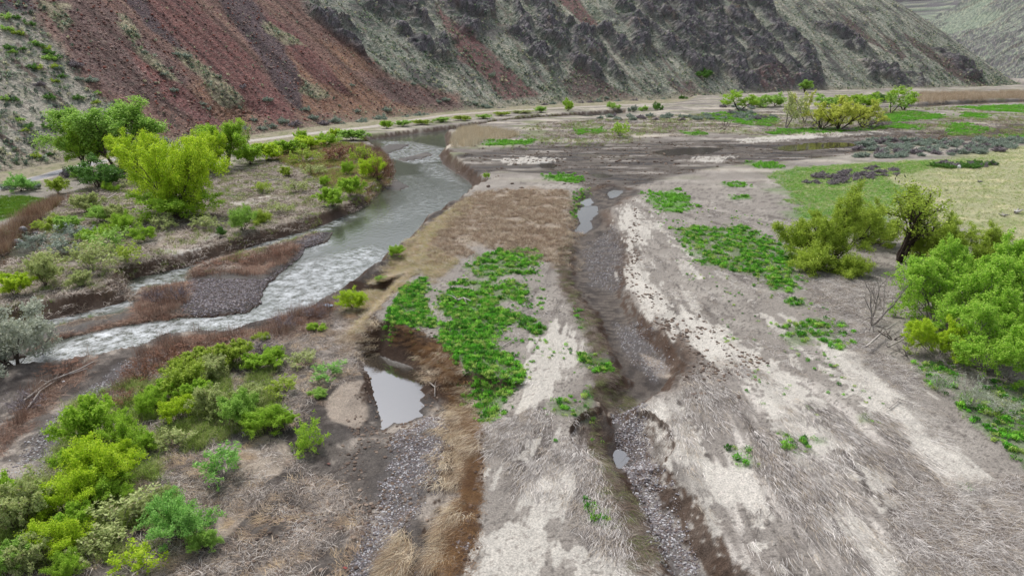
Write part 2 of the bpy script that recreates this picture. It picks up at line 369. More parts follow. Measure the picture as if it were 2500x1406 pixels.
# ---------------------------------------------------------------- ground cover regions (plan outlines), used by colour and by plants
GREEN = [  # leafy green patches on the sand: outline, raggedness, density
    ([(948, 790), (935, 795), (955, 745), (990, 700), (1030, 678), (1042, 690), (1032, 720), (1045, 750), (1060, 775), (1075, 790), (1060, 800), (1010, 793)], .5, 1.0),
    ([(1130, 655), (1180, 620), (1250, 605), (1310, 612), (1325, 635), (1290, 655), (1300, 672), (1240, 665), (1200, 690), (1150, 660)], .8, .85),
    ([(1100, 690), (1150, 680), (1215, 690), (1260, 685), (1290, 700), (1285, 740), (1240, 735), (1190, 745), (1150, 700)], .7, .8),
    ([(1070, 720), (1110, 702), (1150, 712), (1200, 740), (1245, 760), (1290, 775), (1330, 800), (1310, 815), (1260, 790), (1200, 800), (1130, 775), (1080, 770)], .6, .95),
    ([(1075, 790), (1130, 775), (1190, 790), (1215, 810), (1200, 845), (1240, 870), (1275, 905), (1282, 925), (1250, 935), (1225, 950), (1215, 1000), (1200, 1022), (1175, 1015), (1175, 975), (1160, 945), (1140, 940), (1130, 890), (1100, 862), (1072, 830)], .45, 1.0),
    ([(1600, 470), (1640, 462), (1680, 480), (1685, 510), (1640, 520), (1590, 505), (1575, 485)], .9, .8),
    ([(1650, 560), (1700, 552), (1760, 560), (1830, 560), (1880, 590), (1930, 600), (1950, 640), (1930, 690), (1890, 700), (1840, 670), (1760, 655), (1700, 640), (1670, 600)], 1.6, .8),
    ([(1780, 550), (1820, 548), (1830, 565), (1790, 572)], .6, .7),
    ([(1870, 680), (1930, 680), (1960, 705), (1920, 715), (1880, 705)], .7, .7),
    ([(1930, 790), (1980, 775), (2060, 785), (2080, 830), (2050, 855), (1990, 830), (1940, 850), (1910, 825)], .9, .75),
    ([(1920, 725), (1970, 730), (1960, 750), (1925, 745)], .5, .7),
    ([(2230, 895), (2290, 885), (2340, 900), (2340, 935), (2290, 955), (2245, 930)], .4, .9),
    ([(2330, 960), (2420, 940), (2500, 930), (2600, 930), (2650, 1150), (2500, 1145), (2440, 1080), (2380, 1040), (2340, 1000)], .9, .75),
    ([(1410, 870), (1440, 860), (1490, 880), (1500, 905), (1450, 910), (1425, 890)], .4, .9),
    ([(1340, 985), (1380, 975), (1420, 995), (1440, 940), (1452, 965), (1445, 1010), (1400, 1020), (1350, 1005)], .4, .7),
    ([(1420, 1215), (1450, 1210), (1500, 1280), (1490, 1300), (1440, 1250)], .35, .6),
    ([(1900, 1050), (1960, 1065), (1990, 1110), (1950, 1120), (1905, 1090)], .3, .55),
    ([(1780, 1100), (1830, 1095), (1850, 1135), (1800, 1150)], .3, .5),
    ([(2095, 1015), (2125, 1010), (2135, 1030), (2100, 1032)], .15, .8),
    ([(1985, 1070), (2015, 1068), (2018, 1083), (1990, 1084)], .12, .8),
    ([(2345, 1178), (2375, 1180), (2378, 1196), (2350, 1195)], .12, .8),
    ([(1320, 425), (1380, 420), (1425, 432), (1400, 445), (1330, 440)], 1.2, .75),
    ([(1390, 520), (1400, 470), (1440, 455), (1425, 500), (1400, 540)], .8, .35),
    ([(1400, 735), (1410, 740), (1435, 800), (1425, 812), (1405, 780)], .3, .5),
    ([(1180, 348), (1220, 344), (1310, 342), (1300, 350), (1220, 356), (1190, 356)], .8, .8),
    ([(1815, 395), (1850, 390), (1900, 398), (1900, 412), (1850, 412)], 1.5, .8),
    ([(1870, 325), (1900, 315), (2000, 315), (2100, 312), (2180, 305), (2180, 312), (2110, 320), (2000, 325), (1890, 330)], 1.0, 1.0),
    ([(2160, 280), (2220, 272), (2300, 280), (2300, 290), (2200, 298), (2150, 300)], 2.0, .8),
    ([(2180, 302), (2260, 306), (2240, 318), (2170, 312)], 1.2, .9),
    ([(2310, 305), (2360, 300), (2410, 312), (2380, 325), (2320, 328)], 1.5, .8),
    ([(2330, 262), (2500, 256), (2560, 265), (2540, 278), (2400, 270)], 1.5, .85),
    ([(2350, 275), (2420, 280), (2410, 290), (2350, 286)], 1.2, .7),
    ([(2450, 330), (2500, 326), (2560, 330), (2540, 338), (2460, 338)], 1.2, .9),
    ([(1670, 322), (1710, 320), (1718, 330), (1680, 332)], .8, .9),
    ([(1400, 318), (1470, 312), (1480, 325), (1410, 330)], 1.5, .4),
    ([(1720, 278), (1800, 272), (1900, 290), (1880, 310), (1780, 300), (1730, 290)], 2.5, .5),
    ([(1780, 480), (1830, 478), (1830, 486), (1785, 488)], .4, .7),
    ([(1760, 448), (1800, 445), (1830, 450), (1780, 460)], .8, .5),
    ([(0, 480), (60, 478), (130, 490), (150, 500), (90, 520), (40, 530), (-100, 560), (-200, 520)], .8, .9),
    ([(545, 470), (590, 468), (600, 480), (550, 484)], .5, .7),
    ([(1100, 1620), (1101, 1620), (1101, 1621)], .1, .0),
]
MEADOW = [(1960, 420), (2060, 402), (2200, 395), (2360, 385), (2450, 365), (2560, 350), (2800, 350), (2900, 640), (2500, 600), (2380, 560), (2250, 540), (2150, 520), (2000, 520), (1950, 480), (1920, 450)]
MEADOW_G = [(1880, 420), (1960, 408), (2060, 402), (2200, 395), (2400, 388), (2300, 410), (2160, 435), (2230, 470), (2200, 500), (2120, 560), (1980, 560), (1930, 480)]
STRAW = [(1170, 470), (1300, 460), (1390, 470), (1400, 540), (1388, 600), (1370, 650), (1300, 620), (1180, 600), (1110, 640), (1060, 640), (1050, 600), (1090, 540), (1130, 500)]
REEDS = [(1100, 340), (1120, 318), (1160, 312), (1230, 322), (1275, 330), (1240, 340), (1180, 345), (1150, 360), (1105, 362)]
REEDS_FAR = [(2250, 232), (2380, 230), (2600, 226), (2900, 226), (2800, 242), (2500, 246), (2330, 250), (2240, 252)]
FLAT_DRY = [(1560, 1000), (1640, 960), (1690, 930), (1700, 880), (1760, 870), (1850, 900), (2000, 940), (2080, 1000), (2180, 1010), (2200, 1060), (2280, 1120), (2350, 1160), (2500, 1180), (2800, 1200), (2800, 1500), (1640, 1500), (1600, 1300), (1600, 1180), (1560, 1090)]
FLAT_MID = [(1180, 1020), (1270, 990), (1340, 1000), (1330, 1060), (1270, 1110), (1220, 1100), (1180, 1080)]
FLAT_MID2 = [(1250, 1120), (1320, 1080), (1400, 1060), (1440, 1080), (1460, 1140), (1500, 1220), (1550, 1320), (1600, 1420), (1500, 1440), (1440, 1300), (1400, 1240), (1300, 1200), (1260, 1180)]
CRUST = [([(1130, 1300), (1230, 1270), (1320, 1300), (1330, 1350), (1290, 1410), (1140, 1425)], .3), ([(1380, 1350), (1480, 1330), (1590, 1370), (1600, 1420), (1400, 1425)], .3),
         ([(1560, 1010), (1600, 990), (1640, 1010), (1600, 1050)], .25), ([(1880, 990), (1960, 1010), (2060, 1090), (2010, 1100), (1920, 1040)], .4), ([(2090, 1120), (2180, 1180), (2210, 1260), (2150, 1250), (2080, 1170)], .4),
         ([(1530, 500), (1560, 520), (1550, 600), (1570, 680), (1640, 750), (1740, 800), (1760, 850), (1720, 870), (1650, 800), (1580, 760), (1535, 690), (1540, 600), (1515, 540)], .5),
         ([(1700, 760), (1760, 800), (1800, 860), (1780, 890), (1730, 870), (1690, 810)], .6),
         ([(2080, 860), (2160, 890), (2215, 970), (2160, 975), (2120, 930), (2080, 900)], .4),
         ([(2190, 970), (2230, 1010), (2250, 1060), (2330, 1120), (2400, 1190), (2370, 1230), (2300, 1180), (2210, 1080), (2170, 1000)], .35),
         ([(1335, 1030), (1350, 1080), (1300, 1120), (1240, 1140), (1230, 1190), (1190, 1230), (1165, 1200), (1180, 1140), (1240, 1110), (1290, 1070), (1300, 1040)], .22),
         ([(1300, 850), (1360, 780), (1400, 820), (1420, 860), (1360, 900), (1340, 960), (1270, 1000), (1300, 940)], .35),
         ([(1720, 1140), (1790, 1160), (1850, 1230), (1870, 1260), (1800, 1230), (1740, 1190)], .2),
         ([(2000, 1220), (2080, 1260), (2180, 1350), (2230, 1406), (2160, 1410), (2080, 1320), (2010, 1260)], .35),
         ([(1640, 1040), (1680, 1050), (1660, 1100), (1640, 1150), (1610, 1160), (1630, 1090)], .2),
         ([(1960, 1200), (1990, 1180), (2050, 1270), (2010, 1290)], .3),
         ([(1380, 1130), (1400, 1200), (1350, 1250), (1300, 1270), (1290, 1190), (1310, 1150)], .3),
         ([(2040, 840), (2100, 860), (2090, 880), (2040, 870)], .3),
         ([(1220, 385), (1300, 380), (1370, 383), (1340, 393), (1240, 396)], .8),
         ([(1700, 380), (1780, 378), (1760, 392), (1690, 388)], .8),
         ([(1800, 340), (2060, 322), (2150, 318), (2160, 324), (2000, 334), (1830, 346)], .6),
         ([(545, 500), (600, 488), (690, 480), (650, 495), (560, 510)], .6),
         ([(400, 615), (430, 580), (500, 555), (540, 560), (500, 600), (440, 625)], .4)]
GRAVEL = [([(1150, 1406), (850, 1420), (870, 1330), (925, 1250), (935, 1180), (965, 1110), (960, 1060), (1000, 1030), (1040, 1000), (1090, 1030), (1080, 1120), (1050, 1200), (1000, 1290), (960, 1406)], .5, .75),
          ([(0, 1200), (60, 1100), (150, 1000), (280, 900), (430, 830), (560, 820), (600, 830), (500, 880), (400, 960), (240, 1010), (120, 1140), (0, 1260), (-200, 1300)], .6, .8),
          ([(455, 690), (640, 690), (700, 655), (790, 590), (800, 570), (730, 590), (735, 625), (650, 690), (640, 738), (600, 763), (500, 776), (460, 770), (455, 710)], .4, 1.0),
          ([(1500, 790), (1560, 800), (1620, 860), (1650, 900), (1600, 930), (1520, 860)], .4, .6),
          ([(1520, 1000), (1560, 1040), (1600, 1180), (1660, 1300), (1720, 1420), (1600, 1420), (1560, 1260), (1520, 1140), (1500, 1030)], .35, .8),
          ([(1420, 620), (1500, 560), (1520, 640), (1510, 720), (1440, 700)], .4, .4)]
BAR_RED = [([(470, 660), (560, 632), (700, 600), (735, 605), (700, 640), (630, 680), (560, 670), (480, 680)], .4),
           ([(330, 745), (380, 700), (450, 690), (465, 715), (430, 760), (360, 770), (320, 770)], .4),
           ([(120, 830), (250, 800), (380, 765), (460, 770), (350, 788), (240, 808), (120, 836), (40, 880)], .4)]
BANK_RED = [([(380, 830), (480, 812), (560, 822), (640, 800), (760, 745), (830, 735), (790, 790), (700, 830), (600, 840), (500, 860), (420, 900), (300, 960), (250, 1000), (330, 900)], .5),
            ([(0, 1060), (90, 960), (240, 870), (200, 920), (80, 1020), (0, 1110)], .4),
            ([(880, 360), (925, 375), (955, 395), (958, 430), (930, 458), (905, 440), (880, 400)], .5)]
BANK_TAN = [(1040, 560), (1150, 490), (1160, 500), (1100, 560), (1040, 610), (960, 660), (900, 720), (850, 740), (830, 730), (930, 660), (1000, 590)]
SCARP_STRAW = [([(1095, 1010), (1150, 960), (1168, 990), (1172, 1040), (1178, 1100), (1165, 1180), (1140, 1200), (1080, 1190), (1070, 1120), (1090, 1060)], .3),
               ([(1000, 850), (1080, 870), (1120, 920), (1150, 960), (1100, 1000), (1060, 930), (1010, 880)], .4),
               ([(930, 1420), (960, 1330), (990, 1300), (1000, 1340), (975, 1420)], .25),
               ([(1080, 1300), (1120, 1250), (1140, 1290), (1085, 1420), (1050, 1420)], .3),
               ([(820, 800), (900, 790), (930, 820), (910, 850), (850, 860)], .5)]
LOWER_DEBRIS = [(540, 820), (700, 800), (850, 780), (930, 800), (880, 860), (880, 930), (780, 1000), (700, 1040), (650, 1060), (740, 1150), (860, 1200), (900, 1300), (860, 1420), (300, 1500), (-200, 1500), (0, 1250), (250, 1000), (400, 900)]
SMOOTH_MUD = [([(600, 1090), (650, 1060), (700, 1075), (715, 1120), (680, 1160), (620, 1170), (590, 1130)], .15),
              ([(790, 980), (850, 930), (890, 930), (900, 1000), (870, 1040), (810, 1030)], .2),
              ([(530, 1250), (600, 1200), (640, 1220), (560, 1300), (520, 1330)], .2),
              ([(1450, 965), (1490, 960), (1502, 990), (1480, 1030), (1455, 1020)], .12),
              ([(1560, 860), (1620, 880), (1658, 900), (1640, 925), (1600, 915)], .12),
              ([(380, 610), (430, 580), (500, 555), (540, 565), (490, 605), (430, 625)], .3)]
ISLAND = [(560, 640), (400, 660), (290, 735), (100, 770), (-100, 800), (-300, 700), (0, 560), (130, 500), (250, 440), (350, 400), (560, 420), (640, 400), (700, 370), (860, 350), (955, 395), (955, 430), (900, 490), (830, 530), (700, 575)]
SLOPE_SAGE = None

C_SAND, C_PALE, C_CRUST = lin(144, 137, 130), lin(164, 157, 149), lin(203, 197, 188)
C_MUD, C_WET, C_GRAV = lin(96, 89, 84), lin(62, 56, 53), lin(112, 107, 107)
C_STRAW, C_GREY, C_RED = lin(150, 125, 98), lin(150, 140, 130), lin(112, 80, 66)
C_GREEN, C_SOIL, C_TAN = lin(74, 120, 34), lin(84, 64, 50), lin(178, 160, 124)

def flow_uv(X, Y):
    """coordinates along and across the fan of flood water on the terrace"""
    dx, dy = X - FX, Y - FY; r = np.hypot(dx, dy) + 1e-3; a = np.arctan2(dx, -dy)
    return np.log(r + 6), a

def ground_colour(X, Y, Z):
    lr, a = flow_uv(X, Y)
    streak = fbm(a * 34, lr * 7, 4, 101); streak2 = fbm(a * 120, lr * 16, 3, 103)
    n1 = fbm(X / 5, Y / 5, 5, 111); n2 = fbm(X / 1.1, Y / 1.1, 4, 113); n3 = fbm(X / .35, Y / .35, 3, 117)
    near = 1 - sstep(40, 130, Y)
    c = np.tile(C_SAND, (len(X), 1))
    c = mix(c, C_PALE, sstep(-.1, .45, n1))
    c = mix(c, C_MUD, .75 * sstep(.0, .4, streak + .35 * n2 + .3 * streak2) * (X > FX - 15) * (Y < FY))
    c = mix(c, C_MUD, .35 * sstep(.1, .5, n2) + .25 * sstep(.1, .5, n3) * near)
    # far flats: horizontal streaks of mud and sand
    far = sstep(95, 150, Y)
    hst = fbm(X / 22, Y / 5.5, 5, 121); c = mix(c, C_MUD, far * .6 * sstep(-.05, .35, hst)); c = mix(c, lin(196, 186, 170), far * .7 * sstep(.05, .35, -hst)); c = mix(c, lin(112, 120, 78), far * .65 * sstep(.05, .35, fbm(X / 14, Y / 7, 5, 123))); c = mix(c, lin(86, 74, 66), far * .6 * sstep(.2, .4, fbm(X / 3.5, Y / 2.2, 4, 125)))
    w = np.zeros(len(X))
    # mud flat with its braided rills
    m = mask(MUD, X, Y, 0, 1.5, 2.5, .12, 131); rl = fbm(X / 16, Y / 2.6, 5, 133)
    c = mix(c, C_MUD * .9, m * .85); c = mix(c, C_WET * .8, m * sstep(.08, .25, rl)); c = mix(c, C_PALE * 1.05, m * .7 * sstep(.14, .34, -rl)); c = mix(c, C_WET, m * .5 * sstep(.1, .4, fbm(X / 4, Y / 1.6, 4, 135))); w = np.maximum(w, m * sstep(0, .4, rl) * .8)
    # left bank
    m = mask(ISLAND, X, Y, ZL, 1.5, 2, .3, 141)
    c = mix(c, lin(138, 128, 116), m); c = mix(c, C_MUD * .75, m * .8 * sstep(0, .4, n1 + .4 * n2)); c = mix(c, C_PALE, m * .75 * sstep(.1, .45, -n1 + .3 * n2)); c = mix(c, lin(104, 112, 62), m * .6 * sstep(.1, .5, fbm(X / 6, Y / 6, 4, 143)))
    dl = 1 - sstep(-2, 2, sdf(leftP, X, Y, 12))
    s_, d_ = sd_line(HB, X, Y, 1.0)
    m = dl * sstep(-24, -12, d_) * (1 - sstep(-3, -1, d_) * .0)
    c = mix(c, lin(150, 142, 122), m); c = mix(c, lin(112, 118, 78), m * .7 * sstep(-.1, .4, n1 + .5 * n2)); c = mix(c, C_MUD, m * .5 * sstep(.1, .4, n2))
    # the lower plain in front
    dw = sdf(lowerP, X, Y, 14); low = 1 - sstep(-.6, .2, dw + .4 * n2)
    c = mix(c, lin(102, 95, 90), low); c = mix(c, C_WET, low * .9 * sstep(-.05, .3, n1 + .6 * n2)); c = mix(c, lin(166, 156, 146), low * .85 * sstep(.12, .3, -n1 + .4 * n2))
    w = np.maximum(w, low * .25 * sstep(0, .4, n1))
    # channel
    dc = sdf(chanP, X, Y, 6) + .4 * n2; m = 1 - sstep(-.3, .4, dc)
    c = mix(c, lin(90, 82, 76), m); c = mix(c, C_WET * .85, m * .85 * sstep(-.25, .25, n2 + n1 * .4)); rip = np.sin(Y * 9 + 3 * n1 + X * 1.5 + n2 * 2)
    c = mix(c, lin(128, 118, 108), m * .4 * sstep(.2, .9, rip) * sstep(44, 50, Y)); w = np.maximum(w, m * .35)
    rim = np.exp(-((dc - .3) / .8) ** 2); c = mix(c, C_SOIL * .95, .75 * rim * sstep(-.3, .3, n1 + n2 * .5))
    # dry brown grass and red brush ground
    m = mask(STRAW, X, Y, 0, 1.6, 3.5, .35, 151); c = mix(c, lin(152, 138, 122), m * .8); c = mix(c, lin(124, 102, 84), m * .8 * sstep(.0, .4, fbm(X / 6, Y / 1.6, 4, 153)))
    m = mask(BANK_TAN, X, Y, 0, .8, .8, .6, 155); c = mix(c, lin(128, 104, 78), m * .8); c = mix(c, lin(110, 112, 52), m * .5 * sstep(.1, .4, n1))
    for poly, wp in BANK_RED: c = mix(c, lin(100, 86, 78), .8 * mask(poly, X, Y, ZF, .5, wp, .8, 157))
    for poly, wp in BAR_RED: c = mix(c, lin(112, 92, 80), .8 * mask(poly, X, Y, ZW, .3, wp, .8, 159))
    for poly in (FLAT_DRY, FLAT_MID, FLAT_MID2):
        m = mask(poly, X, Y, 0, 1.0, 1.2, .5, 161)
        c = mix(c, lin(142, 135, 129), m * .6); c = mix(c, lin(80, 73, 69), m * .9 * sstep(.0, .28, streak + .5 * streak2 + .15 * n3)); c = mix(c, lin(206, 198, 190), m * .8 * sstep(.10, .3, -streak - .3 * streak2))
    m = mask([(2230, 1180), (2400, 1160), (2900, 1180), (2900, 1500), (2240, 1500), (2200, 1330), (2180, 1250)], X, Y, 0, .5, .8, .6, 163)
    c = mix(c, lin(118, 104, 90), m * .7)
    pit = sstep(.30, .46, pn(X / .22, Y / .22, 119) + .35 * n2) * (1 - sstep(60, 110, Y)) * sstep(-.3, .3, n1 + .2)
    c = mix(c, C_WET, .55 * pit)
    # white silt crust
    for k, (poly, wp) in enumerate(CRUST):
        zz = 0 if poly[0][0] > 700 else ZL
        dd = sdf(PP(poly, zz), X, Y, 8); al = 1.0 if (poly[0][1] > 480 and poly[0][0] > 700) else .0
        dd = dd + al * .55 * (fbm(a * 60, lr * 9, 4, 107) + .1) * 2.2 + wp * (1.1 + 2.2 * (1 - al)) * n2 * 1.6 + al * (1.6 * streak + 1.1 * streak2) * (.6 + wp) + .25 * n3 + .35 * fbm(X / 2.6, Y / 2.6, 3, 173 + k)
        c = mix(c, C_CRUST, (1 - sstep(-.02, .32, dd - .12)) * (.74 - .55 * sstep(.1, .45, n3 + .3 * n2)))
    cr = sstep(.08, .16, .55 * streak + .7 * fbm(a * 15, lr * 4, 4, 105) + .3 * n2 + .15 * n3) * mask([(1540, 480), (1700, 560), (1800, 700), (2100, 850), (2450, 1250), (2300, 1500), (1800, 1500), (1600, 1000), (1700, 900), (1560, 740)], X, Y, 0, 2, 2, .3, 177)
    c = mix(c, C_CRUST, .8 * cr * (1 - .6 * sstep(.2, .45, n3)))
    for poly, wp in SMOOTH_MUD:
        z0 = ZF if poly[0][0] < 900 else (-.9 if poly[0][0] > 1400 else 0)
        c = mix(c, lin(164, 151, 138), .85 * mask(poly, X, Y, z0, .15, wp, 1.2, 181))
    m = mask([(960, 1045), (1040, 1000), (1085, 1040), (1090, 1150), (1040, 1240), (1060, 1425), (840, 1425), (850, 1280), (900, 1180), (850, 1120), (760, 1060), (880, 1040)], X, Y, ZF, .5, .8, .6, 221); c = mix(c, lin(84, 79, 76), m * .8 * sstep(-.4, .2, n1 + .5 * n2))
    # gravel
    for k, (poly, wp, den) in enumerate(GRAVEL):
        z0 = (ZF, ZF, ZW, -.9, -1.2, -.7)[k]
        m = mask(poly, X, Y, z0, .5, wp, .9, 191 + k) * den
        c = mix(c, C_GRAV * (.62 if k in (2,) else .8), m * sstep(-.5, .2, n2 + n1)); c = mix(c, lin(104, 88, 74), (k == 2) * m * .8 * sstep(-.1, .3, n1 + .5 * n2)); c = mix(c, lin(168, 166, 166), m * sstep(.30, .52, pn(X / .13, Y / .13, 195)) * .8)
    # meadow on the right
    m = mask(MEADOW, X, Y, 0, 2, 3, .15, 201)
    c = mix(c, lin(156, 156, 122), m); c = mix(c, lin(196, 188, 150), m * .8 * sstep(0, .45, fbm(X / 6, Y / 3, 4, 203))); c = mix(c, lin(120, 138, 72), m * .6 * sstep(.05, .4, fbm(X / 5, Y / 3.5, 4, 205)))
    m = mask(MEADOW_G, X, Y, 0, 3, 6, .12, 207); c = mix(c, lin(88, 132, 48), m * .85 * sstep(-.3, .15, fbm(X / 7, Y / 4, 4, 209)))
    # green patches
    for k, (poly, wp, den) in enumerate(GREEN):
        zz = ZL if poly[0][0] < 600 else 0
        m = mask(poly, X, Y, zz, .25 + .01 * max(0, 900 - poly[0][1]) * .1, wp, 1.0 if poly[0][1] > 500 else .35, 301 + k)
        q = sstep(-.55 * den - .1, .05, -n2 - .3 * n3 + .2) if poly[0][1] > 500 else sstep(-.25, .15, fbm(X / 5, Y / 4, 4, 215))
        c = mix(c, C_GREEN * (.85 if poly[0][1] > 500 else 1.3), (.6 if poly[0][1] > 500 else 1.) * m * den * q)
    for poly, wp in SCARP_STRAW: c = mix(c, lin(84, 68, 56), .8 * mask(poly, X, Y, -1.2, .3, wp, 1, 211))
    c = c * np.array([1.005, 1.005, .985]); gm = c.mean(1, keepdims=True); c = c * (1 + .22 * np.clip((n3 + .6 * n2) * near, -1, 1)[:, None])
    # wet rims near water, bare dark earth on the cut faces
    for poly, z in ((riverP, ZW), (sideP, ZW), (pondP, ZW), (farP, -1)):
        d = sdf(poly, X, Y, 5); m = (1 - sstep(.1, 1.1 + .6 * n1, d)) ; c = mix(c, C_WET * .72, m * .8); w = np.maximum(w, m * .8)
    for pp, z in pudP:
        d = sdf(pp, X, Y, 4); m = 1 - sstep(0, .8, d); c = mix(c, C_WET * .8, m * .7); w = np.maximum(w, m * .8)
    return c, w

def build_ground():
    nw = 1000
    w = np.r_[-60, -22, -9, -4.5, -2.6, -1.9, np.linspace(-1.5, -1.01, 60), np.linspace(-1, 1, nw), np.linspace(1.01, 1.5, 60), 1.9, 2.6, 4.5, 9, 22, 60]
    ys = [17.5]
    while ys[-1] < 470:
        y = ys[-1]; step = 1.2 * 2.44 / FPX * (y * y + 400) / 20 / 1.0
        ys.append(y + min(max(step, 0.05), 1.5))
    ys = np.r_[-900, -300, -120, -50, -20, -5, 3, 8, 11, 13.5, 15.5, 16.6, np.array(ys), 500, 560, 700, 1000, 1800, 4000]
    g = 1.1 * 0.75 * np.maximum(cP * ys + 6.5, 16)
    X = (w[None, :] * g[:, None]).ravel(); Y = np.repeat(ys, len(w))
    Z = par(ground_height, X, Y)
    # cut faces are bare earth
    c, wet = par(ground_colour, X, Y, Z)
    Zg = Z.reshape(len(ys), len(w)); gy = np.gradient(Zg, axis=0) / np.gradient(ys)[:, None]; gx = np.gradient(Zg, axis=1) / np.gradient(w)[None, :] / g[:, None]
    sl = np.hypot(gx, gy).ravel()
    c = mix(c, C_SOIL * .8, .85 * sstep(.4, .9, sl) * (np.hypot(X, Y) < 320))
    me = mesh_np('ground', np.stack([X, Y, Z], 1), grid_faces(len(ys), len(w)), [M_ground], True,
                 {'Col': ('FLOAT_COLOR', rgba(c)), 'wet': ('FLOAT', wet)})
    o = link(bpy.data.objects.new('ground', me)); tag(o, 'sandy and muddy valley floor with cut banks', kind='structure')
    return o
build_ground()

# ---------------------------------------------------------------- water
def flat_poly(name, poly, z, mat, pad=0.0, step=None, chop=None):
    lo = poly.min(0) - 1.5; hi = poly.max(0) + 1.5
    st = step or max((hi - lo).max() / 60, .15)
    xs = np.arange(lo[0], hi[0] + st, st); ys = np.arange(lo[1], hi[1] + st, st)
    X, Y = np.meshgrid(xs, ys); Xf, Yf = X.ravel(), Y.ravel()
    d = sdf(poly, Xf, Yf, 4); f = grid_faces(len(ys), len(xs)); keep = d[f].min(1) < (1.2 if step and step >= .4 else .45)
    f = f[keep]; used = np.unique(f); rm = np.full(len(Xf), -1); rm[used] = np.arange(len(used))
    at = {}
    if chop is not None: at['chop'] = ('FLOAT', chop(Xf[used], Yf[used]))
    me = mesh_np(name, np.stack([Xf[used], Yf[used], np.full(len(used), z)], 1), rm[f], [mat], True, at)
    o = link(bpy.data.objects.new(name, me)); o['kind'] = 'structure'; return o

def river_chop(x, y):
    m = np.zeros(len(x))
    for poly, v in (([(930, 345), (1000, 345), (1085, 362), (1070, 395), (1010, 400), (945, 385)], .9), ([(960, 430), (1080, 420), (1140, 450), (1150, 475), (1060, 520), (960, 545), (900, 545), (1000, 490)], .22),
                    ([(1020, 395), (1080, 400), (1130, 450), (1040, 430)], .5), ([(650, 690), (740, 640), (900, 600), (950, 625), (850, 700), (740, 755), (600, 800), (560, 815), (560, 780), (640, 745)], .8),
                    ([(560, 775), (600, 765), (640, 800), (480, 820), (350, 850), (200, 890), (0, 920), (-500, 1000), (-500, 900), (60, 870), (250, 805), (430, 774)], 1.0),  # near-left reach, where the white colour stands in for sky glare
                    ([(730, 570), (850, 528), (868, 530), (830, 550), (760, 575), (600, 615), (500, 645), (450, 660), (450, 640), (600, 600)], .8), ([(310, 700), (460, 650), (440, 690), (330, 745), (120, 800), (100, 790), (300, 730)], .9),
                    ([(740, 600), (800, 570), (810, 590), (760, 620)], .7)):
        m = np.maximum(m, v * mask(poly, x, y, ZW, 1.2, 1.2, .4, 401))
    return m * (.75 + .5 * fbm(x / 3, y / 3, 3, 403)) 
river = flat_poly('river', riverP, ZW, M_river, step=0.5, chop=river_chop); river['label'] = 'grey green river bending along the foot of the hillside'
o = flat_poly('side_stream', sideP, ZW + .004, M_river, step=.4, chop=lambda x, y: .9 * mask([(30, 640), (95, 625), (80, 660), (10, 690)], x, y, ZW, .4, .3, 1)); o['label'] = 'narrow side stream at the left edge'
o = flat_poly('far_river', farP, -1.0, M_still, step=1.5); o['label'] = 'dark far reach of the river under a bank'
o = flat_poly('pond', pondP, ZW, M_still, step=.5); o['label'] = 'still pond below the cut bank reflecting white sky'
for (pp, z), (_, _, lab) in zip(pudP, PUDDLES):
    o = flat_poly('puddle', pp, z, M_still if ('bright' in lab or 'small round' in lab and 'above' not in lab) else M_murky, step=max(.15, (pp.max(0) - pp.min(0)).max() / 30)); o['label'] = lab

# ---------------------------------------------------------------- road along the foot of the slope
def build_road():
    cl = smooth_line([tuple(p) for p in PP([(-700, 610), (-300, 520), (0, 461), (60, 444), (120, 428), (190, 408), (300, 385), (450, 362), (640, 341), (760, 326), (900, 311), (1010, 293), (1100, 281), (1200, 273), (1350, 265), (1500, 258), (1620, 254)], ZL)], 260)
    t = np.gradient(cl, axis=0); t /= np.hypot(*t.T)[:, None]; nrm = np.stack([-t[:, 1], t[:, 0]], 1)
    ks = np.linspace(-1, 1, 9); wd = 2.1
    X = (cl[:, None, 0] + nrm[:, None, 0] * ks * wd).ravel(); Y = (cl[:, None, 1] + nrm[:, None, 1] * ks * wd).ravel()
    Z = ground_height(X, Y).reshape(-1, 9); Z = np.maximum(Z, Z.mean(1, keepdims=True)) + .08 - .10 * (np.abs(ks) > .99); Z = Z.ravel()
    n = fbm(X / 2, Y / 2, 4, 411); k = np.tile(np.abs(ks), len(cl)); dist = np.repeat(cl[:, 1], 9)
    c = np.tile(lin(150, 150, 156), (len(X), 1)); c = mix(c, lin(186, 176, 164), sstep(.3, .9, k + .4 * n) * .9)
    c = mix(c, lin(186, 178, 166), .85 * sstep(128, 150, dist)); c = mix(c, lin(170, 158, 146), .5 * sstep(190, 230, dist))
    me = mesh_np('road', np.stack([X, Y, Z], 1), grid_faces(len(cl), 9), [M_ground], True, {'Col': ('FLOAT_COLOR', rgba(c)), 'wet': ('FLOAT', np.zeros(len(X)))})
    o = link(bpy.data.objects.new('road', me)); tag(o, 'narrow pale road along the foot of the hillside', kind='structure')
    return cl
ROAD = build_road()
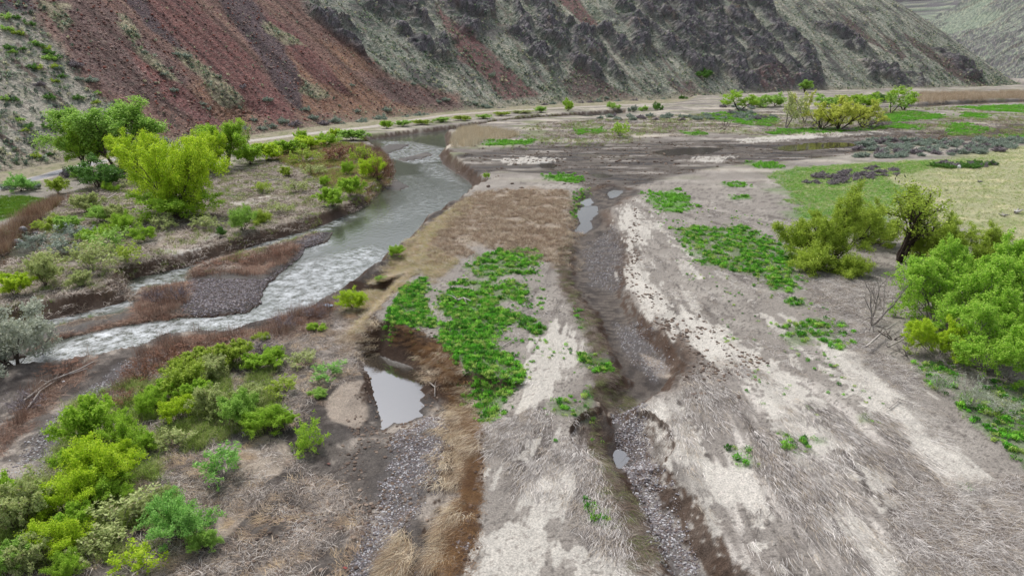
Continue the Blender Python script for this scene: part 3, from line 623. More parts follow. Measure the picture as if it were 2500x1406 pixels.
# ---------------------------------------------------------------- hillside
def to_hill(pts):
    """survey photo outlines onto the smooth hillside: returns (arc, distance up from the foot)"""
    px = np.array([p[0] for p in pts], float); py = np.array([p[1] for p in pts], float)
    u = (px - 1250) / FPX; v = (703 - py) / FPX
    dz = v * cP - sP; dy = cP + v * sP
    lo = np.full(len(px), np.nan); hit = np.zeros(len(px), bool); tt = np.full(len(px), 900.0)
    for t in np.arange(60, 900, 2.0):
        h, s, d = hill_smooth(u * t, dy * t)
        under = (CAM_H + dz * t < h) & (d > -3) & ~hit
        tt[under] = t; hit |= under
        if hit.all(): break
    a = tt - 2; b = tt.copy()
    for _ in range(10):
        m = (a + b) / 2; h, s, d = hill_smooth(u * m, dy * m); un = CAM_H + dz * m < h
        b = np.where(un, m, b); a = np.where(un, a, m)
    h, s, d = hill_smooth(u * b, dy * b)
    return np.stack([s, d], 1), np.stack([u * b, dy * b, h], 1)

HREG = dict(
 talus=[[(60, -30), (95, 60), (160, 130), (215, 215), (270, 250), (330, 310), (420, 345), (620, 330), (900, 297), (1130, 270), (1120, 235), (960, 190), (840, 100), (760, 40), (730, -30)]],
 maroon=[[(440, -20), (560, 90), (660, 200), (740, 300), (700, 312), (620, 262), (540, 190), (450, 110), (330, 20), (320, -20)],
         [(1060, 10), (1110, 60), (1180, 110), (1250, 180), (1320, 235), (1230, 245), (1180, 190), (1120, 130), (1080, 70)],
         [(1230, 170), (1190, 190), (1100, 130), (1160, 150)],
         [(1340, -20), (1400, -20), (1440, 40), (1470, 70), (1420, 60)],
         [(300, 110), (420, 190), (520, 280), (600, 320), (520, 325), (420, 250)],
         [(600, 20), (700, 60), (800, 160), (860, 230), (780, 200), (700, 120)]],
 brown=[[(90, 10), (200, -10), (300, 40), (420, 150), (540, 270), (500, 300), (380, 250), (250, 220), (170, 120)],
        [(940, 190), (1060, 230), (1160, 262), (1000, 285), (900, 260), (860, 200)], [(1370, 205), (1410, 160), (1460, 190), (1560, 240), (1480, 252), (1400, 240)],
        [(2050, 30), (2080, 50), (2130, 90), (2180, 130), (2120, 100), (2070, 70)], [(2205, 80), (2260, 110), (2330, 160), (2400, 200), (2420, 214), (2370, 212), (2300, 160), (2230, 115)],
        [(2150, 80), (2180, 95), (2215, 140), (2200, 145)], [(1625, 180), (1650, 205), (1720, 240), (1700, 244), (1640, 212)], [(1660, 200), (1690, 200), (1720, 240), (1690, 232)]],
 orange=[[(620, 140), (700, 120), (760, 130), (860, 180), (960, 250), (1060, 270), (900, 290), (760, 270), (720, 230), (740, 190)],
         [(470, 190), (520, 220), (610, 250), (640, 290), (580, 315), (510, 270), (460, 225)], [(760, 90), (860, 120), (930, 180), (860, 170)], [(690, 225), (800, 230), (830, 260), (740, 290)]],
 dark=[[(520, -20), (600, -20), (660, 60), (720, 160), (740, 230), (735, 275), (690, 240), (640, 150), (570, 60)], [(300, -20), (350, -20), (380, 40), (430, 100), (460, 130), (420, 110), (350, 60)],
       [(-40, 30), (60, 30), (90, 20), (60, -20), (-40, -20)]],
 grass=[[(285, 30), (310, 40), (340, 90), (330, 110), (300, 80)], [(425, 115), (460, 130), (540, 190), (600, 240), (570, 255), (520, 240), (500, 200), (440, 150)],
        [(330, 110), (400, 150), (440, 205), (400, 190), (340, 130)], [(640, 50), (700, 80), (745, 110), (700, 110), (650, 80)], [(740, 190), (810, 235), (780, 240), (730, 225), (745, 205)],
        [(90, 0), (170, 10), (175, 60), (150, 80), (120, 40)]],
 rock=[[(745, 20), (780, -20), (830, 30), (890, 90), (935, 140), (900, 150), (850, 110), (780, 70)],
       [(880, -20), (1040, -20), (1060, 50), (1100, 100), (1095, 135), (1060, 120), (1000, 100), (950, 60), (900, 20)],
       [(1050, -20), (1250, -20), (1230, 20), (1180, 60), (1170, 100), (1130, 80), (1090, 40)],
       [(1280, 130), (1330, 90), (1380, 70), (1450, 75), (1500, 50), (1560, 30), (1600, 60), (1580, 120), (1540, 150), (1535, 190), (1460, 195), (1420, 160), (1370, 180), (1320, 165)],
       [(1190, -20), (1290, -20), (1400, 60), (1360, 90), (1290, 120), (1240, 80)],
       [(1480, -20), (1850, -20), (1920, 60), (1990, 130), (2000, 170), (2020, 210), (1960, 222), (1860, 225), (1780, 215), (1700, 180), (1640, 130), (1600, 100), (1580, 40), (1500, 20)],
       [(990, 80), (1060, 100), (1100, 140), (1060, 150), (1000, 120)],
       [(1980, 20), (2060, 60), (2120, 110), (2100, 130), (2040, 100), (1990, 60)], [(2100, 150), (2180, 160), (2260, 190), (2280, 215), (2200, 212), (2120, 185)], [(2280, 120), (2350, 150), (2400, 190), (2360, 190)]],
 redrock=[[(1840, 175), (1900, 165), (1945, 195), (1930, 222), (1870, 222), (1840, 205)]],
 leftg=[[(-400, -60), (60, 20), (95, 70), (160, 140), (215, 225), (275, 260), (330, 320), (300, 380), (150, 410), (-100, 440), (-600, 520), (-900, 300)]])

def reg(kind, s, d, soft=1.2, warp=2.0, f=.18, seed=0):
    out = np.zeros(s.shape)
    ws = s + warp * fbm(s * f, d * f * .5, 4, seed + 900)
    for k, poly in enumerate(HREG[kind]):
        sp = HPOLY[kind][k]
        dd = sdf(sp, ws, d, 8)
        out = np.maximum(out, 1 - sstep(-soft, soft, dd))
    return out
_all = [p for v in HREG.values() for poly in v for p in poly]; _sd = to_hill(_all)[0]; HPOLY = {}; _i = 0
for k, v in HREG.items():
    HPOLY[k] = []
    for poly in v: HPOLY[k].append(_sd[_i:_i + len(poly)]); _i += len(poly)

def hill_surface(s, d, fine=True):
    """warp of the profile: gullies, spurs, terraced outcrops. returns d', lift, rock mask"""
    hi = sstep(2, 14, d)
    rk = reg('rock', s, d, 2.0, 3.0, .12, 3)
    rk = rk * sstep(-.22, .14, fbm(s / 11, d / 20, 5, 501) + .02)
    rk = np.maximum(rk, .9 * reg('redrock', s, d, 1.5, 1.5, .2, 5))
    tl = reg('talus', s, d, 3, 2, .1, 7)
    broad = 1 - .8 * tl
    gul = 2.6 * fbm(s / 28, d / 90, 3, 503) * hi * broad + 0.5 * fbm(s / 5, d / 40, 3, 505) * hi
    ph = d / 13 + .9 * fbm(s / 22, d / 30, 3, 507)
    tri = np.abs(ph - np.floor(ph) - .5) * 2           # 0..1..0
    terr = rk * 3.2 * (tri - .5) * hi
    far = sstep(250, 330, s)
    sk = s + .4 * d
    lift = rk * hi * (0.6 + 3.0 * np.maximum(ridge(sk / 13, d / 26, 4, 509), -.3) + 2.0 * ridge(s / 4.2, d / 11, 3, 510) + 1.0 * ridge(s / 1.5, d / 7, 2, 511)) + .25 * fbm(s / 1.5, d / 2.5, 3, 513) * (1 - tl * .6)
    lift = lift + .35 * tl * hi * fbm(s / 2.2, d / 30, 3, 515)
    # the two little slumps near the foot of the red slope
    return gul + terr, lift, rk, tl, tri, hi

def hill_colour(s, d, rk, tl, tri, lift):
    n1 = fbm(s / 9, d / 18, 4, 521); n2 = fbm(s / 2.0, d / 3.5, 4, 523); n3 = fbm(s / .7, d / .9, 3, 525); st = fbm(s / 2.4, d / 45, 4, 527); st2 = fbm(s / .8, d / 20, 3, 529)
    right = sstep(190, 300, s)
    c = np.tile(lin(176, 172, 146), (len(s), 1))
    c = mix(c, lin(158, 162, 144), right * .7); c = mix(c, lin(176, 166, 142), .8 * sstep(.0, .4, n2 + .4 * n1))
    c = mix(c, lin(124, 104, 94), .75 * sstep(.05, .35, st + .3 * n2)); c = mix(c, lin(206, 196, 170), .65 * sstep(.06, .34, fbm(s / 4, d / 45, 4, 543))); c = mix(c, lin(92, 108, 78), (.45 + .35 * right) * sstep(.0, .35, n3 + .5 * n1))
    c = mix(c, lin(88, 82, 84), .7 * sstep(.12, .4, fbm(s / 12, d / 14, 5, 531) + .2 * right - .1) * (1 - tl))
    m = reg('leftg', s, d, 1.5, 2, .2, 9)
    c = mix(c, lin(186, 176, 156), m * .8); c = mix(c, lin(100, 78, 68), m * .8 * sstep(.15, .4, st + .5 * n2)); c = mix(c, lin(146, 146, 112), m * .5 * sstep(.05, .35, -n2 + .3 * n1))
    c = mix(c, lin(138, 104, 92), tl * (.95)); c = mix(c, lin(116, 92, 88), tl * .7 * sstep(-.1, .3, st2 + .3 * n1)); c = mix(c, lin(152, 124, 104), tl * .5 * sstep(.1, .4, -st + .3 * n3))
    m = reg('brown', s, d, 1.2, 2, .2, 11); c = mix(c, lin(118, 96, 90), m * .85); c = mix(c, lin(98, 80, 78), m * .6 * sstep(0, .4, n3 + st))
    m = reg('orange', s, d, 1.6, 2.5, .2, 13); c = mix(c, lin(146, 114, 94), m * .8); c = mix(c, lin(166, 124, 88), m * .6 * sstep(.0, .35, st2)); c = mix(c, lin(130, 88, 70), m * .7 * sstep(.1, .4, n2))
    m = reg('maroon', s, d, 1.2, 2, .16, 15); c = mix(c, lin(130, 88, 84), m * .85); c = mix(c, lin(154, 108, 98), m * .6 * sstep(0, .3, st2 + .3 * st)); c = mix(c, lin(108, 78, 76), m * .7 * sstep(.05, .4, -st))
    m = reg('dark', s, d, 1.0, 2, .2, 17); c = mix(c, lin(94, 82, 86), m * .92); c = mix(c, lin(120, 102, 98), m * .6 * sstep(.1, .35, n3))
    m = reg('grass', s, d, .8, 2, .3, 19); c = mix(c, lin(176, 166, 138), m * .9); c = mix(c, lin(122, 132, 84), m * .6 * sstep(.0, .3, n3 + n2 * .4)); c = mix(c, lin(120, 92, 76), m * .6 * sstep(.15, .4, n2))
    spk = sstep(.28, .4, pn(s / .55, d / .6, 533)) * tl; c = mix(c, lin(156, 134, 124), .5 * spk); spk = sstep(.3, .42, pn(s / .8, d / .8, 535)) * tl; c = mix(c, lin(66, 50, 48), .6 * spk)
    # outcrops of dark columnar rock, grass on their ledges
    led = sstep(.45, .9, 1 - tri + .5 * n2 - .1)
    r0 = lin(136, 128, 130); c = mix(c, r0, rk * (1 - .75 * led)); c = mix(c, lin(84, 78, 82), rk * .75 * sstep(.0, .5, ridge(s / 1.3, d / 9, 3, 537) - .25 + .4 * n2)); c = mix(c, lin(156, 148, 146), rk * .6 * sstep(.1, .4, n3 + .3 * n1))
    c = mix(c, lin(116, 92, 78), rk * .5 * sstep(.2, .5, fbm(s / 8, d / 12, 3, 539)))
    m = reg('redrock', s, d, 1.2, 2, .25, 21); c = mix(c, lin(158, 112, 98), m * .7 * sstep(-.2, .3, st2)); 
    c = mix(c, lin(176, 150, 120), .5 * rk * sstep(.38, .5, fbm(s / 3, d / 9, 3, 541)))
    g_ = c.mean(1, keepdims=True); kk = (.22 * (1 - tl) + .05 * tl)[:, None]; c = c * (1 - kk) + g_ * kk * np.array([1.0, .98, 1.04]); ch = fbm(s / 3.2, d / 80, 4, 547); c = c * (1 - .38 * (tl * sstep(.05, .3, ch))[:, None]) * (1 + .22 * (tl * sstep(.08, .3, -ch))[:, None])
    sp = sstep(.22, .34, pn(s / 1.3, d / 1.5, 545) + .3 * n1); c = mix(c, lin(98, 112, 98), .6 * sp * (1 - .8 * tl))
    # foot of the slope
    m = 1 - sstep(2, 9, d + 3 * n1); c = mix(c, lin(150, 138, 120), m * .6 * (1 - .5 * tl)); c = mix(c, lin(108, 112, 82), m * .6 * sstep(0, .3, n2))
    return c

def hill_points(X, Y):
    s, d, gx, gy = sd_line(HB, X, Y, 1.0, True)
    w, lift, rk, tl, tri, hi = hill_surface(s, d)
    Z = hill_profile(d + w * 1.0)
    return s, d, gx, gy, Z, lift, rk, tl, tri

HK = []
def hill_at(px, py):
    kd, q = HK[0]; return q[kd.find((px, py, 0))[1]]

def build_hill():
    us = np.r_[np.linspace(-2.4, -1.3, 14), np.linspace(-1.25, -.85, 60), np.linspace(-.84, .80, 980), .82, .86, .92, 1.0]
    NR = 330; Yt = np.r_[np.linspace(-90, 55, 60), np.linspace(56, 720, 420)]
    XX = np.zeros((NR + 14, len(us))); YY = np.zeros_like(XX)
    Y0 = Yt; G = np.maximum(cP * Y0 + 6.5, 8)
    HA, _, DA = par(hill_smooth, (us[:, None] * G[None, :]).ravel(), np.tile(Y0, len(us)))
    HA = HA.reshape(len(us), -1); DA = DA.reshape(len(us), -1)
    for j, u in enumerate(us):
        h, d = HA[j], DA[j]
        k0 = np.argmax(d > -3) if (d > -3).any() else len(Y0) - 400
        if not (d > -3).any(): k0 = len(Y0) - 300
        fwd = cP * Y0 - sP * (h - 20); up = sP * Y0 + cP * (h - 20)
        v = up / np.maximum(fwd, 5)
        k1 = k0 + np.argmax((v[k0:] > .445)) if (v[k0:] > .445).any() else k0 + int(np.argmax(v[k0:]))
        k1 = max(k1, k0 + 5); k1 = min(k1, len(Y0) - 1)
        dv = np.abs(np.diff(v[k0:k1 + 1])) + .00012 + .0006 * (np.diff(Y0[k0:k1 + 1]) / (Y0[k0] + 60))
        cu = np.r_[0, np.cumsum(dv)]; q = np.linspace(0, cu[-1], NR)
        yy = np.interp(q, cu, Y0[k0:k1 + 1])
        ext = yy[-1] + np.array([2, 5, 9, 14, 20, 28, 38, 50, 65, 80, 100, 130, 170, 220])
        yy = np.r_[yy, ext]; YY[:, j] = yy; XX[:, j] = u * np.maximum(cP * yy + 6.5, 8)
    X = XX.ravel(); Y = YY.ravel()
    s, d, gx, gy, Z, lift, rk, tl, tri = par(hill_points, X, Y)
    px, py, pz = X - gx * lift * .62, Y - gy * lift * .62, Z + lift * .75
    # slumps with overhung scars
    _k = [(575, 262), (555, 285), (625, 265), (850, 232), (920, 130), (775, 240)]; SLP = dict(zip(_k, to_hill(_k)[0]))
    for (sx, sy, rad, dep) in ((575, 262, 4.6, 2.2), (555, 285, 3.6, 1.6), (625, 265, 3.0, 1.2), (850, 232, 3.5, 1.2), (920, 130, 4, 1.3), (775, 240, 4.5, 1.2)):
        q = SLP[(sx, sy)]; rr = np.hypot((s - q[0]), (d - q[1]) * .8) / rad
        k = np.exp(-rr * rr) * dep * (1 + .4 * fbm(s / 1.2, d / 1.2, 3, 551)); px += gx * k * .8; py += gy * k * .8; pz -= k * .6
    c = par(hill_colour, s, d, rk, tl, tri, lift)
    V = np.stack([px, py, pz], 1); f = grid_faces(NR + 14, len(us))
    dm = d.reshape(NR + 14, -1)[f // len(us), f % len(us)].max(1)
    f = f[dm > -2.5]
    me = mesh_np('hillside', V, f, [M_hill], True, {'Col': ('FLOAT_COLOR', rgba(c)), 'wet': ('FLOAT', np.zeros(len(X)))})
    from mathutils.kdtree import KDTree
    sel = np.arange(0, NR * len(us), 3); q = V[sel]; fw = cP * q[:, 1] - sP * (q[:, 2] - CAM_H); upv = sP * q[:, 1] + cP * (q[:, 2] - CAM_H)
    qx = 1250 + FPX * q[:, 0] / fw; qy = 703 - FPX * upv / fw; ok = (qx > -60) & (qx < 2560) & (qy > -40) & (qy < 470) & (fw > 10)
    kd = KDTree(int(ok.sum()))
    for i, (a_, b_) in enumerate(zip(qx[ok].tolist(), qy[ok].tolist())): kd.insert((a_, b_, 0), i)
    kd.balance(); HK.append((kd, q[ok]))
    o = link(bpy.data.objects.new('hillside', me)); tag(o, 'steep hillside of red scree, dark rock outcrops and pale grass', kind='structure')
build_hill()

def build_far_hill():
    us = np.linspace(.34, .90, 460); NR = 230
    Yt = np.linspace(380, 1500, 1200); XX = np.zeros((NR, len(us))); YY = np.zeros_like(XX)
    for j, u in enumerate(us):
        x = u * (cP * Yt + 6.5); s, d = sd_line(FB, x, Yt, 1.0); h = hill_profile(d, 190, .52)
        k0 = np.argmax(d > -3) if (d > -3).any() else 0
        v = (sP * Yt + cP * (h - 20)) / (cP * Yt - sP * (h - 20))
        k1 = k0 + np.argmax(v[k0:] > .56) if (v[k0:] > .56).any() else len(Yt) - 1
        k1 = min(max(k1, k0 + 5), len(Yt) - 1)
        dv = np.abs(np.diff(v[k0:k1 + 1])) + .0002; cu = np.r_[0, np.cumsum(dv)]
        yy = np.interp(np.linspace(0, cu[-1], NR), cu, Yt[k0:k1 + 1]); YY[:, j] = yy; XX[:, j] = u * (cP * yy + 6.5)
    X, Y = XX.ravel(), YY.ravel(); s, d = sd_line(FB, X, Y, 1.0); hi = sstep(4, 30, d)
    gul = 9 * fbm(s / 80, d / 160, 4, 601) * hi + 2.5 * fbm(s / 16, d / 60, 3, 603) * hi
    Z = hill_profile(d + gul, 190, .52)
    rk = sstep(-.15, .2, fbm(X / 90, Y / 90, 4, 605) + .95 * sstep(100, 60, d + 14 * fbm(s / 30, d / 30, 3, 621)) + .35 * sstep(390, 460, X) - .25)
    Z = Z + rk * hi * (1.2 + 3.5 * ridge(s / 18, d / 30, 3, 607))
    n1 = fbm(s / 22, d / 35, 5, 609); n2 = fbm(s / 4, d / 5, 4, 611)
    Z = Z + 1.0 * fbm(s / 5, d / 7, 3, 617); n3 = fbm(s / 1.6, d / 2.2, 3, 619)
    c = np.tile(lin(140, 148, 132), (len(s), 1)); c = mix(c, lin(126, 138, 120), .7 * sstep(-.1, .3, n1)); c = mix(c, lin(96, 108, 96), .7 * sstep(-.02, .25, n2)); c = mix(c, lin(104, 98, 104), rk * .9 * sstep(-.35, .15, n2 + .6 * n1))
    c = mix(c, lin(64, 60, 66), rk * .7 * sstep(.05, .4, fbm(s / 5, d / 18, 4, 613))); c = mix(c, lin(110, 86, 82), .5 * sstep(.25, .45, fbm(s / 14, d / 120, 3, 615)))
    c = mix(c, lin(88, 100, 88), .6 * sstep(.05, .3, n3)); c = mix(c, lin(176, 176, 150), .5 * sstep(.1, .35, -n3))
    f = grid_faces(NR, len(us)); dm = d.reshape(NR, -1)[f // len(us), f % len(us)].max(1); f = f[dm > -4]
    me = mesh_np('far_hillside', np.stack([X, Y, Z], 1), f, [M_hill], True, {'Col': ('FLOAT_COLOR', rgba(c)), 'wet': ('FLOAT', np.zeros(len(X)))})
    o = link(bpy.data.objects.new('far_hillside', me)); tag(o, 'far grassy hillside with dark rock beyond the nearer spur', kind='structure')
build_far_hill()
# ---------------------------------------------------------------- plant materials
def leaf_mat(name, c1, c2, trans=0.35, c3=None):
    m, nt, b = new_mat(name); N, L = nt.nodes, nt.links
    g = N.new('ShaderNodeNewGeometry'); rp = N.new('ShaderNodeValToRGB')
    G_ = 1.15 if trans > .3 else 1.0
    l1, l2 = np.minimum(lin(*c1) * G_, .85), np.minimum(lin(*c2) * G_, .85); e = rp.color_ramp.elements; e[0].color = (*l1, 1); e[1].color = (*l2, 1)
    if c3: k = e.new(0.85); k.color = (*l2, 1); e[2].color = (*lin(*c3), 1)
    L.new(g.outputs['Random Per Island'], rp.inputs[0]); L.new(rp.outputs[0], b.inputs['Base Color'])
    b.inputs['Roughness'].default_value = 0.6
    tr = N.new('ShaderNodeBsdfTranslucent'); L.new(rp.outputs[0], tr.inputs['Color'])
    mx = N.new('ShaderNodeMixShader'); mx.inputs[0].default_value = trans
    L.new(b.outputs[0], mx.inputs[1]); L.new(tr.outputs[0], mx.inputs[2]); L.new(mx.outputs[0], nt.nodes['Material Output'].inputs['Surface'])
    return m

def bark_mat(name, c1, c2):
    m, nt, b = new_mat(name); N, L = nt.nodes, nt.links
    tc = N.new('ShaderNodeTexCoord'); n = N.new('ShaderNodeTexNoise'); n.inputs['Scale'].default_value = 6; n.inputs['Detail'].default_value = 4
    rp = N.new('ShaderNodeValToRGB'); rp.color_ramp.elements[0].position = .35; rp.color_ramp.elements[1].position = .65
    rp.color_ramp.elements[0].color = (*lin(*c1), 1); rp.color_ramp.elements[1].color = (*lin(*c2), 1)
    L.new(tc.outputs['Object'], n.inputs['Vector']); L.new(n.outputs[0], rp.inputs[0]); L.new(rp.outputs[0], b.inputs['Base Color'])
    b.inputs['Roughness'].default_value = .9; return m

def tint_mat(name, rough=0.9, trans=0.0):
    """colour carried by each blade tuft or stone, varied piece by piece"""
    m, nt, b = new_mat(name); N, L = nt.nodes, nt.links
    at = N.new('ShaderNodeAttribute'); at.attribute_type = 'INSTANCER'; at.attribute_name = 'tint'
    g = N.new('ShaderNodeNewGeometry'); mr = N.new('ShaderNodeMapRange'); mr.inputs['To Min'].default_value = .62; mr.inputs['To Max'].default_value = 1.4
    L.new(g.outputs['Random Per Island'], mr.inputs['Value'])
    sc = N.new('ShaderNodeVectorMath'); sc.operation = 'SCALE'; L.new(at.outputs['Color'], sc.inputs[0]); L.new(mr.outputs[0], sc.inputs['Scale'])
    L.new(sc.outputs[0], b.inputs['Base Color']); b.inputs['Roughness'].default_value = rough; b.inputs['Specular IOR Level'].default_value = .15
    if trans:
        tr = N.new('ShaderNodeBsdfTranslucent'); L.new(sc.outputs[0], tr.inputs['Color'])
        mx = N.new('ShaderNodeMixShader'); mx.inputs[0].default_value = trans
        L.new(b.outputs[0], mx.inputs[1]); L.new(tr.outputs[0], mx.inputs[2]); L.new(mx.outputs[0], nt.nodes['Material Output'].inputs['Surface'])
    return m

L_YG = leaf_mat('leaves_yellow_green', (150, 184, 34), (204, 230, 70), .45)
L_BR = leaf_mat('leaves_bright_green', (128, 168, 44), (182, 212, 82), .45)
L_MP = leaf_mat('leaves_maple_green', (118, 166, 46), (184, 218, 90), .45, (196, 220, 110))
L_MID = leaf_mat('leaves_mid_green', (128, 168, 66), (178, 210, 108), .4)
L_DK = leaf_mat('leaves_dark_green', (72,112,44),(108,150,66),.35)
L_OL = leaf_mat('leaves_olive_green', (134, 158, 52), (184, 202, 84), .4)
L_BL = leaf_mat('leaves_blue_green', (112, 166, 78), (166, 208, 112), .4)
L_SG = leaf_mat('leaves_sage_grey', (128,142,128),(172,184,166),.25)
L_SV = leaf_mat('leaves_silver', (172,178,156),(208,212,194),.3)
L_PU = leaf_mat('twigs_purple_grey', (116,106,112),(160,150,152),.15)
L_YL = leaf_mat('catkins_yellow', (170, 182, 72), (212, 216, 110), .4)
L_RD = leaf_mat('twigs_red_brown', (122,84,66),(168,120,92),.15)
L_PL = leaf_mat('leaves_pale_green', (152,168,100),(192,200,134),.35, (170, 156, 126))
B_BR = bark_mat('bark_grey_brown', (66, 56, 50), (104, 92, 82))
B_GY = bark_mat('bark_pale_grey', (116, 108, 104), (158, 150, 144))
B_DK = bark_mat('bark_dark', (44, 36, 32), (76, 64, 56))
M_TUFT = tint_mat('dry_grass_blades', .9, .15)
M_LEAFT = tint_mat('leafy_ground_cover', .6, .3)
M_STONE = tint_mat('loose_stones', .85)

def unit(v): return v / np.maximum(np.linalg.norm(v, axis=-1, keepdims=True), 1e-9)

class Tubes:
    def __init__(self): self.v = []; self.f = []; self.n = 0
    def add(self, pts, rad, k=4):
        pts = np.asarray(pts); rad = np.asarray(rad); n = len(pts)
        t = unit(np.gradient(pts, axis=0)); ref = np.array([0.31, 0.17, 1.0]) if abs(t[0, 2]) < .9 else np.array([1.0, .2, .1])
        a = unit(np.cross(t, ref)); b = np.cross(t, a); an = np.arange(k) * 2 * math.pi / k
        ring = pts[:, None] + rad[:, None, None] * (a[:, None] * np.cos(an)[None, :, None] + b[:, None] * np.sin(an)[None, :, None])
        self.v.append(ring.reshape(-1, 3)); i = np.arange(n * k).reshape(n, k) + self.n; j = np.roll(i, -1, axis=1)
        self.f.append(np.stack([i[:-1], j[:-1], j[1:], i[1:]], -1).reshape(-1, 4)); self.n += n * k
    def mesh(self, name, mat, T=None):
        v = np.concatenate(self.v); f = np.concatenate(self.f)
        if T is not None: v = v * T
        return mesh_np(name, v, f, [mat], True)

def bend_path(rng, p, d, L, n, wob, up):
    pts = [p]; dirs = [d]; st = L / n
    for i in range(n):
        d = unit(d + rng.normal(0, wob, 3) + np.array([0, 0, up])); p = p + d * st; pts.append(p); dirs.append(d)
    return np.array(pts), np.array(dirs)

def grow(seed, stems=1, tilt=.2, fork=.25, levels=3, kids=(7, 6, 5), ang=(.7, .7, .6), lens=(.55, .5, .5), wob=.14, up=(.04, .06, .05), r0=.022, leaves=10, leaf=.035, leaf_long=1.6,
         spread=.03, bare=.0, top=1.0, droop=0.0, start=.3, leafmin=0.25):
    """returns (tubes, leaf vertices, leaf faces) for a plant of height 1 and half-width 1 (scaled by the caller)"""
    rng = np.random.RandomState(seed); T = Tubes(); LP = []
    def branch(p, d, L, r, lv):
        n = (7, 5, 4, 3)[min(lv, 3)]
        pts, dirs = bend_path(rng, p, d, L, n, wob * (1 + .3 * lv), up[min(lv, len(up) - 1)] - droop * lv * .05)
        T.add(pts, r * np.linspace(1, .35, n + 1), (6, 4, 3, 3)[min(lv, 3)])
        if lv < levels:
            kk = kids[min(lv, len(kids) - 1)]; f0 = (start, .2, .15, .1)[min(lv, 3)]
            for i in range(kk):
                f = f0 + (1 - f0) * (i + rng.rand()) / kk; x = f * n; a = int(min(x, n - 1)); q = pts[a] + (pts[a + 1] - pts[a]) * (x - a)
                side = unit(np.cross(dirs[a], rng.normal(0, 1, 3))); an = ang[min(lv, len(ang) - 1)] * (.7 + .6 * rng.rand())
                dd = unit(dirs[a] * math.cos(an) + side * math.sin(an)); branch(q, dd, L * lens[min(lv, len(lens) - 1)] * (1.15 - .55 * f) * (.7 + .6 * rng.rand()), r * .5 * (1.1 - .5 * f), lv + 1)
        if lv >= levels - 1 and rng.rand() > bare:
            m = leaves if lv == levels else leaves // 2
            f = leafmin + (1 - leafmin) * rng.rand(m); x = f * n; a = np.minimum(x.astype(int), n - 1)
            LP.append(pts[a] + (pts[a + 1] - pts[a]) * (x - a)[:, None] + rng.normal(0, spread, (m, 3)))
    for i in range(stems):
        az = i * 2.4 + rng.rand() * .8; tl = tilt * (.3 + .9 * rng.rand()) if stems > 1 else tilt * rng.rand()
        d = np.array([math.cos(az) * math.sin(tl), math.sin(az) * math.sin(tl), math.cos(tl)])
        branch(np.array([math.cos(az), math.sin(az), 0]) * .02 * (stems > 1), d, .75 * (.75 + .4 * rng.rand()) * top, r0 * (.7 + .5 * rng.rand()), 0)
    lp = np.concatenate(LP) if LP else np.zeros((0, 3)); allp = np.concatenate(T.v)
    zt = max(allp[:, 2].max(), lp[:, 2].max() if len(lp) else 0); rad = np.percentile(np.hypot(allp[:, 0], allp[:, 1]), 97)
    if len(lp): rad = max(rad, np.percentile(np.hypot(lp[:, 0], lp[:, 1]), 97))
    cx, cy = 0, 0
    n = len(lp); F = unit(rng.normal(0, 1, (n, 3))); G = unit(np.cross(F, rng.normal(0, 1, (n, 3)))); s = leaf * (.55 + .9 * rng.rand(n))[:, None]
    q = np.stack([lp - F * s * leaf_long * .5, lp + G * s * .5, lp + F * s * leaf_long * .5, lp - G * s * .5], 1).reshape(-1, 3) if n else np.zeros((0, 3))
    return T, q, zt, rad

class Kind:
    """one grown plant shape; copies share its meshes"""
    def __init__(self, seed, h, w, nm_stem, nm_leaf, bark, leafm, **k):
        self.T, self.q, zt, rad = grow(seed, **k); sc = np.array([w / 2 / rad, w / 2 / rad, h / zt]); self.h, self.w = h, w
        # leaves keep their own size and shape when the plant is brought to its height and width
        v = np.concatenate(self.T.v) * sc; self.T.v = [v]
        self.stem = self.T.mesh(nm_stem, bark)
        self.leafmesh = {}
        if len(self.q):
            c = self.q.reshape(-1, 4, 3); m = c.mean(1, keepdims=True); c = m * sc + (c - m) * (k.get('leafabs', 1) * (h / zt)); self.q = c.reshape(-1, 3)
        self.nm_leaf = nm_leaf; self.leafm = leafm
    def leaves(self, mat):
        if mat.name not in self.leafmesh:
            i = np.arange(len(self.q)).reshape(-1, 4); self.leafmesh[mat.name] = mesh_np(self.nm_leaf, self.q, i, [mat])
        return self.leafmesh[mat.name]
_bark = {}
def place(kind, name, px, py, w, h, z, label, cat, mat=None, group=None, rot=None, stem_name='trunk', leaf_name='crown', bark=None, on_hill=False, lean=0.0):
    """w, h in photo pixels; converted to metres at the plant's distance"""
    if on_hill:
        X, Y, Z = (float(v) for v in hill_at(px, py)); Z -= .15
    else:
        X, Y = P(px, py, z); Z = float(ground_height(np.array([X]), np.array([Y]))[0]) - .04
        for _ in range(3):
            X, Y = P(px, py, Z); Z = float(ground_height(np.array([X]), np.array([Y]))[0]) - .04
    fwd = cP * Y - sP * (Z - CAM_H); m = fwd / FPX
    dep = math.atan2(CAM_H - Z, math.hypot(X, Y)); W = w * m; Hh = max(h * m / math.cos(dep) - .10 * W, .3 * h * m)
    r = bpy.data.objects.new(name, None); r.empty_display_size = .5; link(r); r.location = (X, Y, Z)
    r.scale = (W / kind.w, W / kind.w, Hh / kind.h); r.rotation_euler = (0, lean, rot if rot is not None else (px * 7.31 + py * 3.7) % 6.28)
    tag(r, label, cat, group)
    st = kind.stem
    if bark is not None:
        key = (kind.stem.name, bark.name)
        if key not in _bark: mm = kind.stem.copy(); mm.materials.clear(); mm.materials.append(bark); _bark[key] = mm
        st = _bark[key]
    link(bpy.data.objects.new(stem_name, st), r)
    if len(kind.q): link(bpy.data.objects.new(leaf_name, kind.leaves(mat or kind.leafm)), r)
    return r

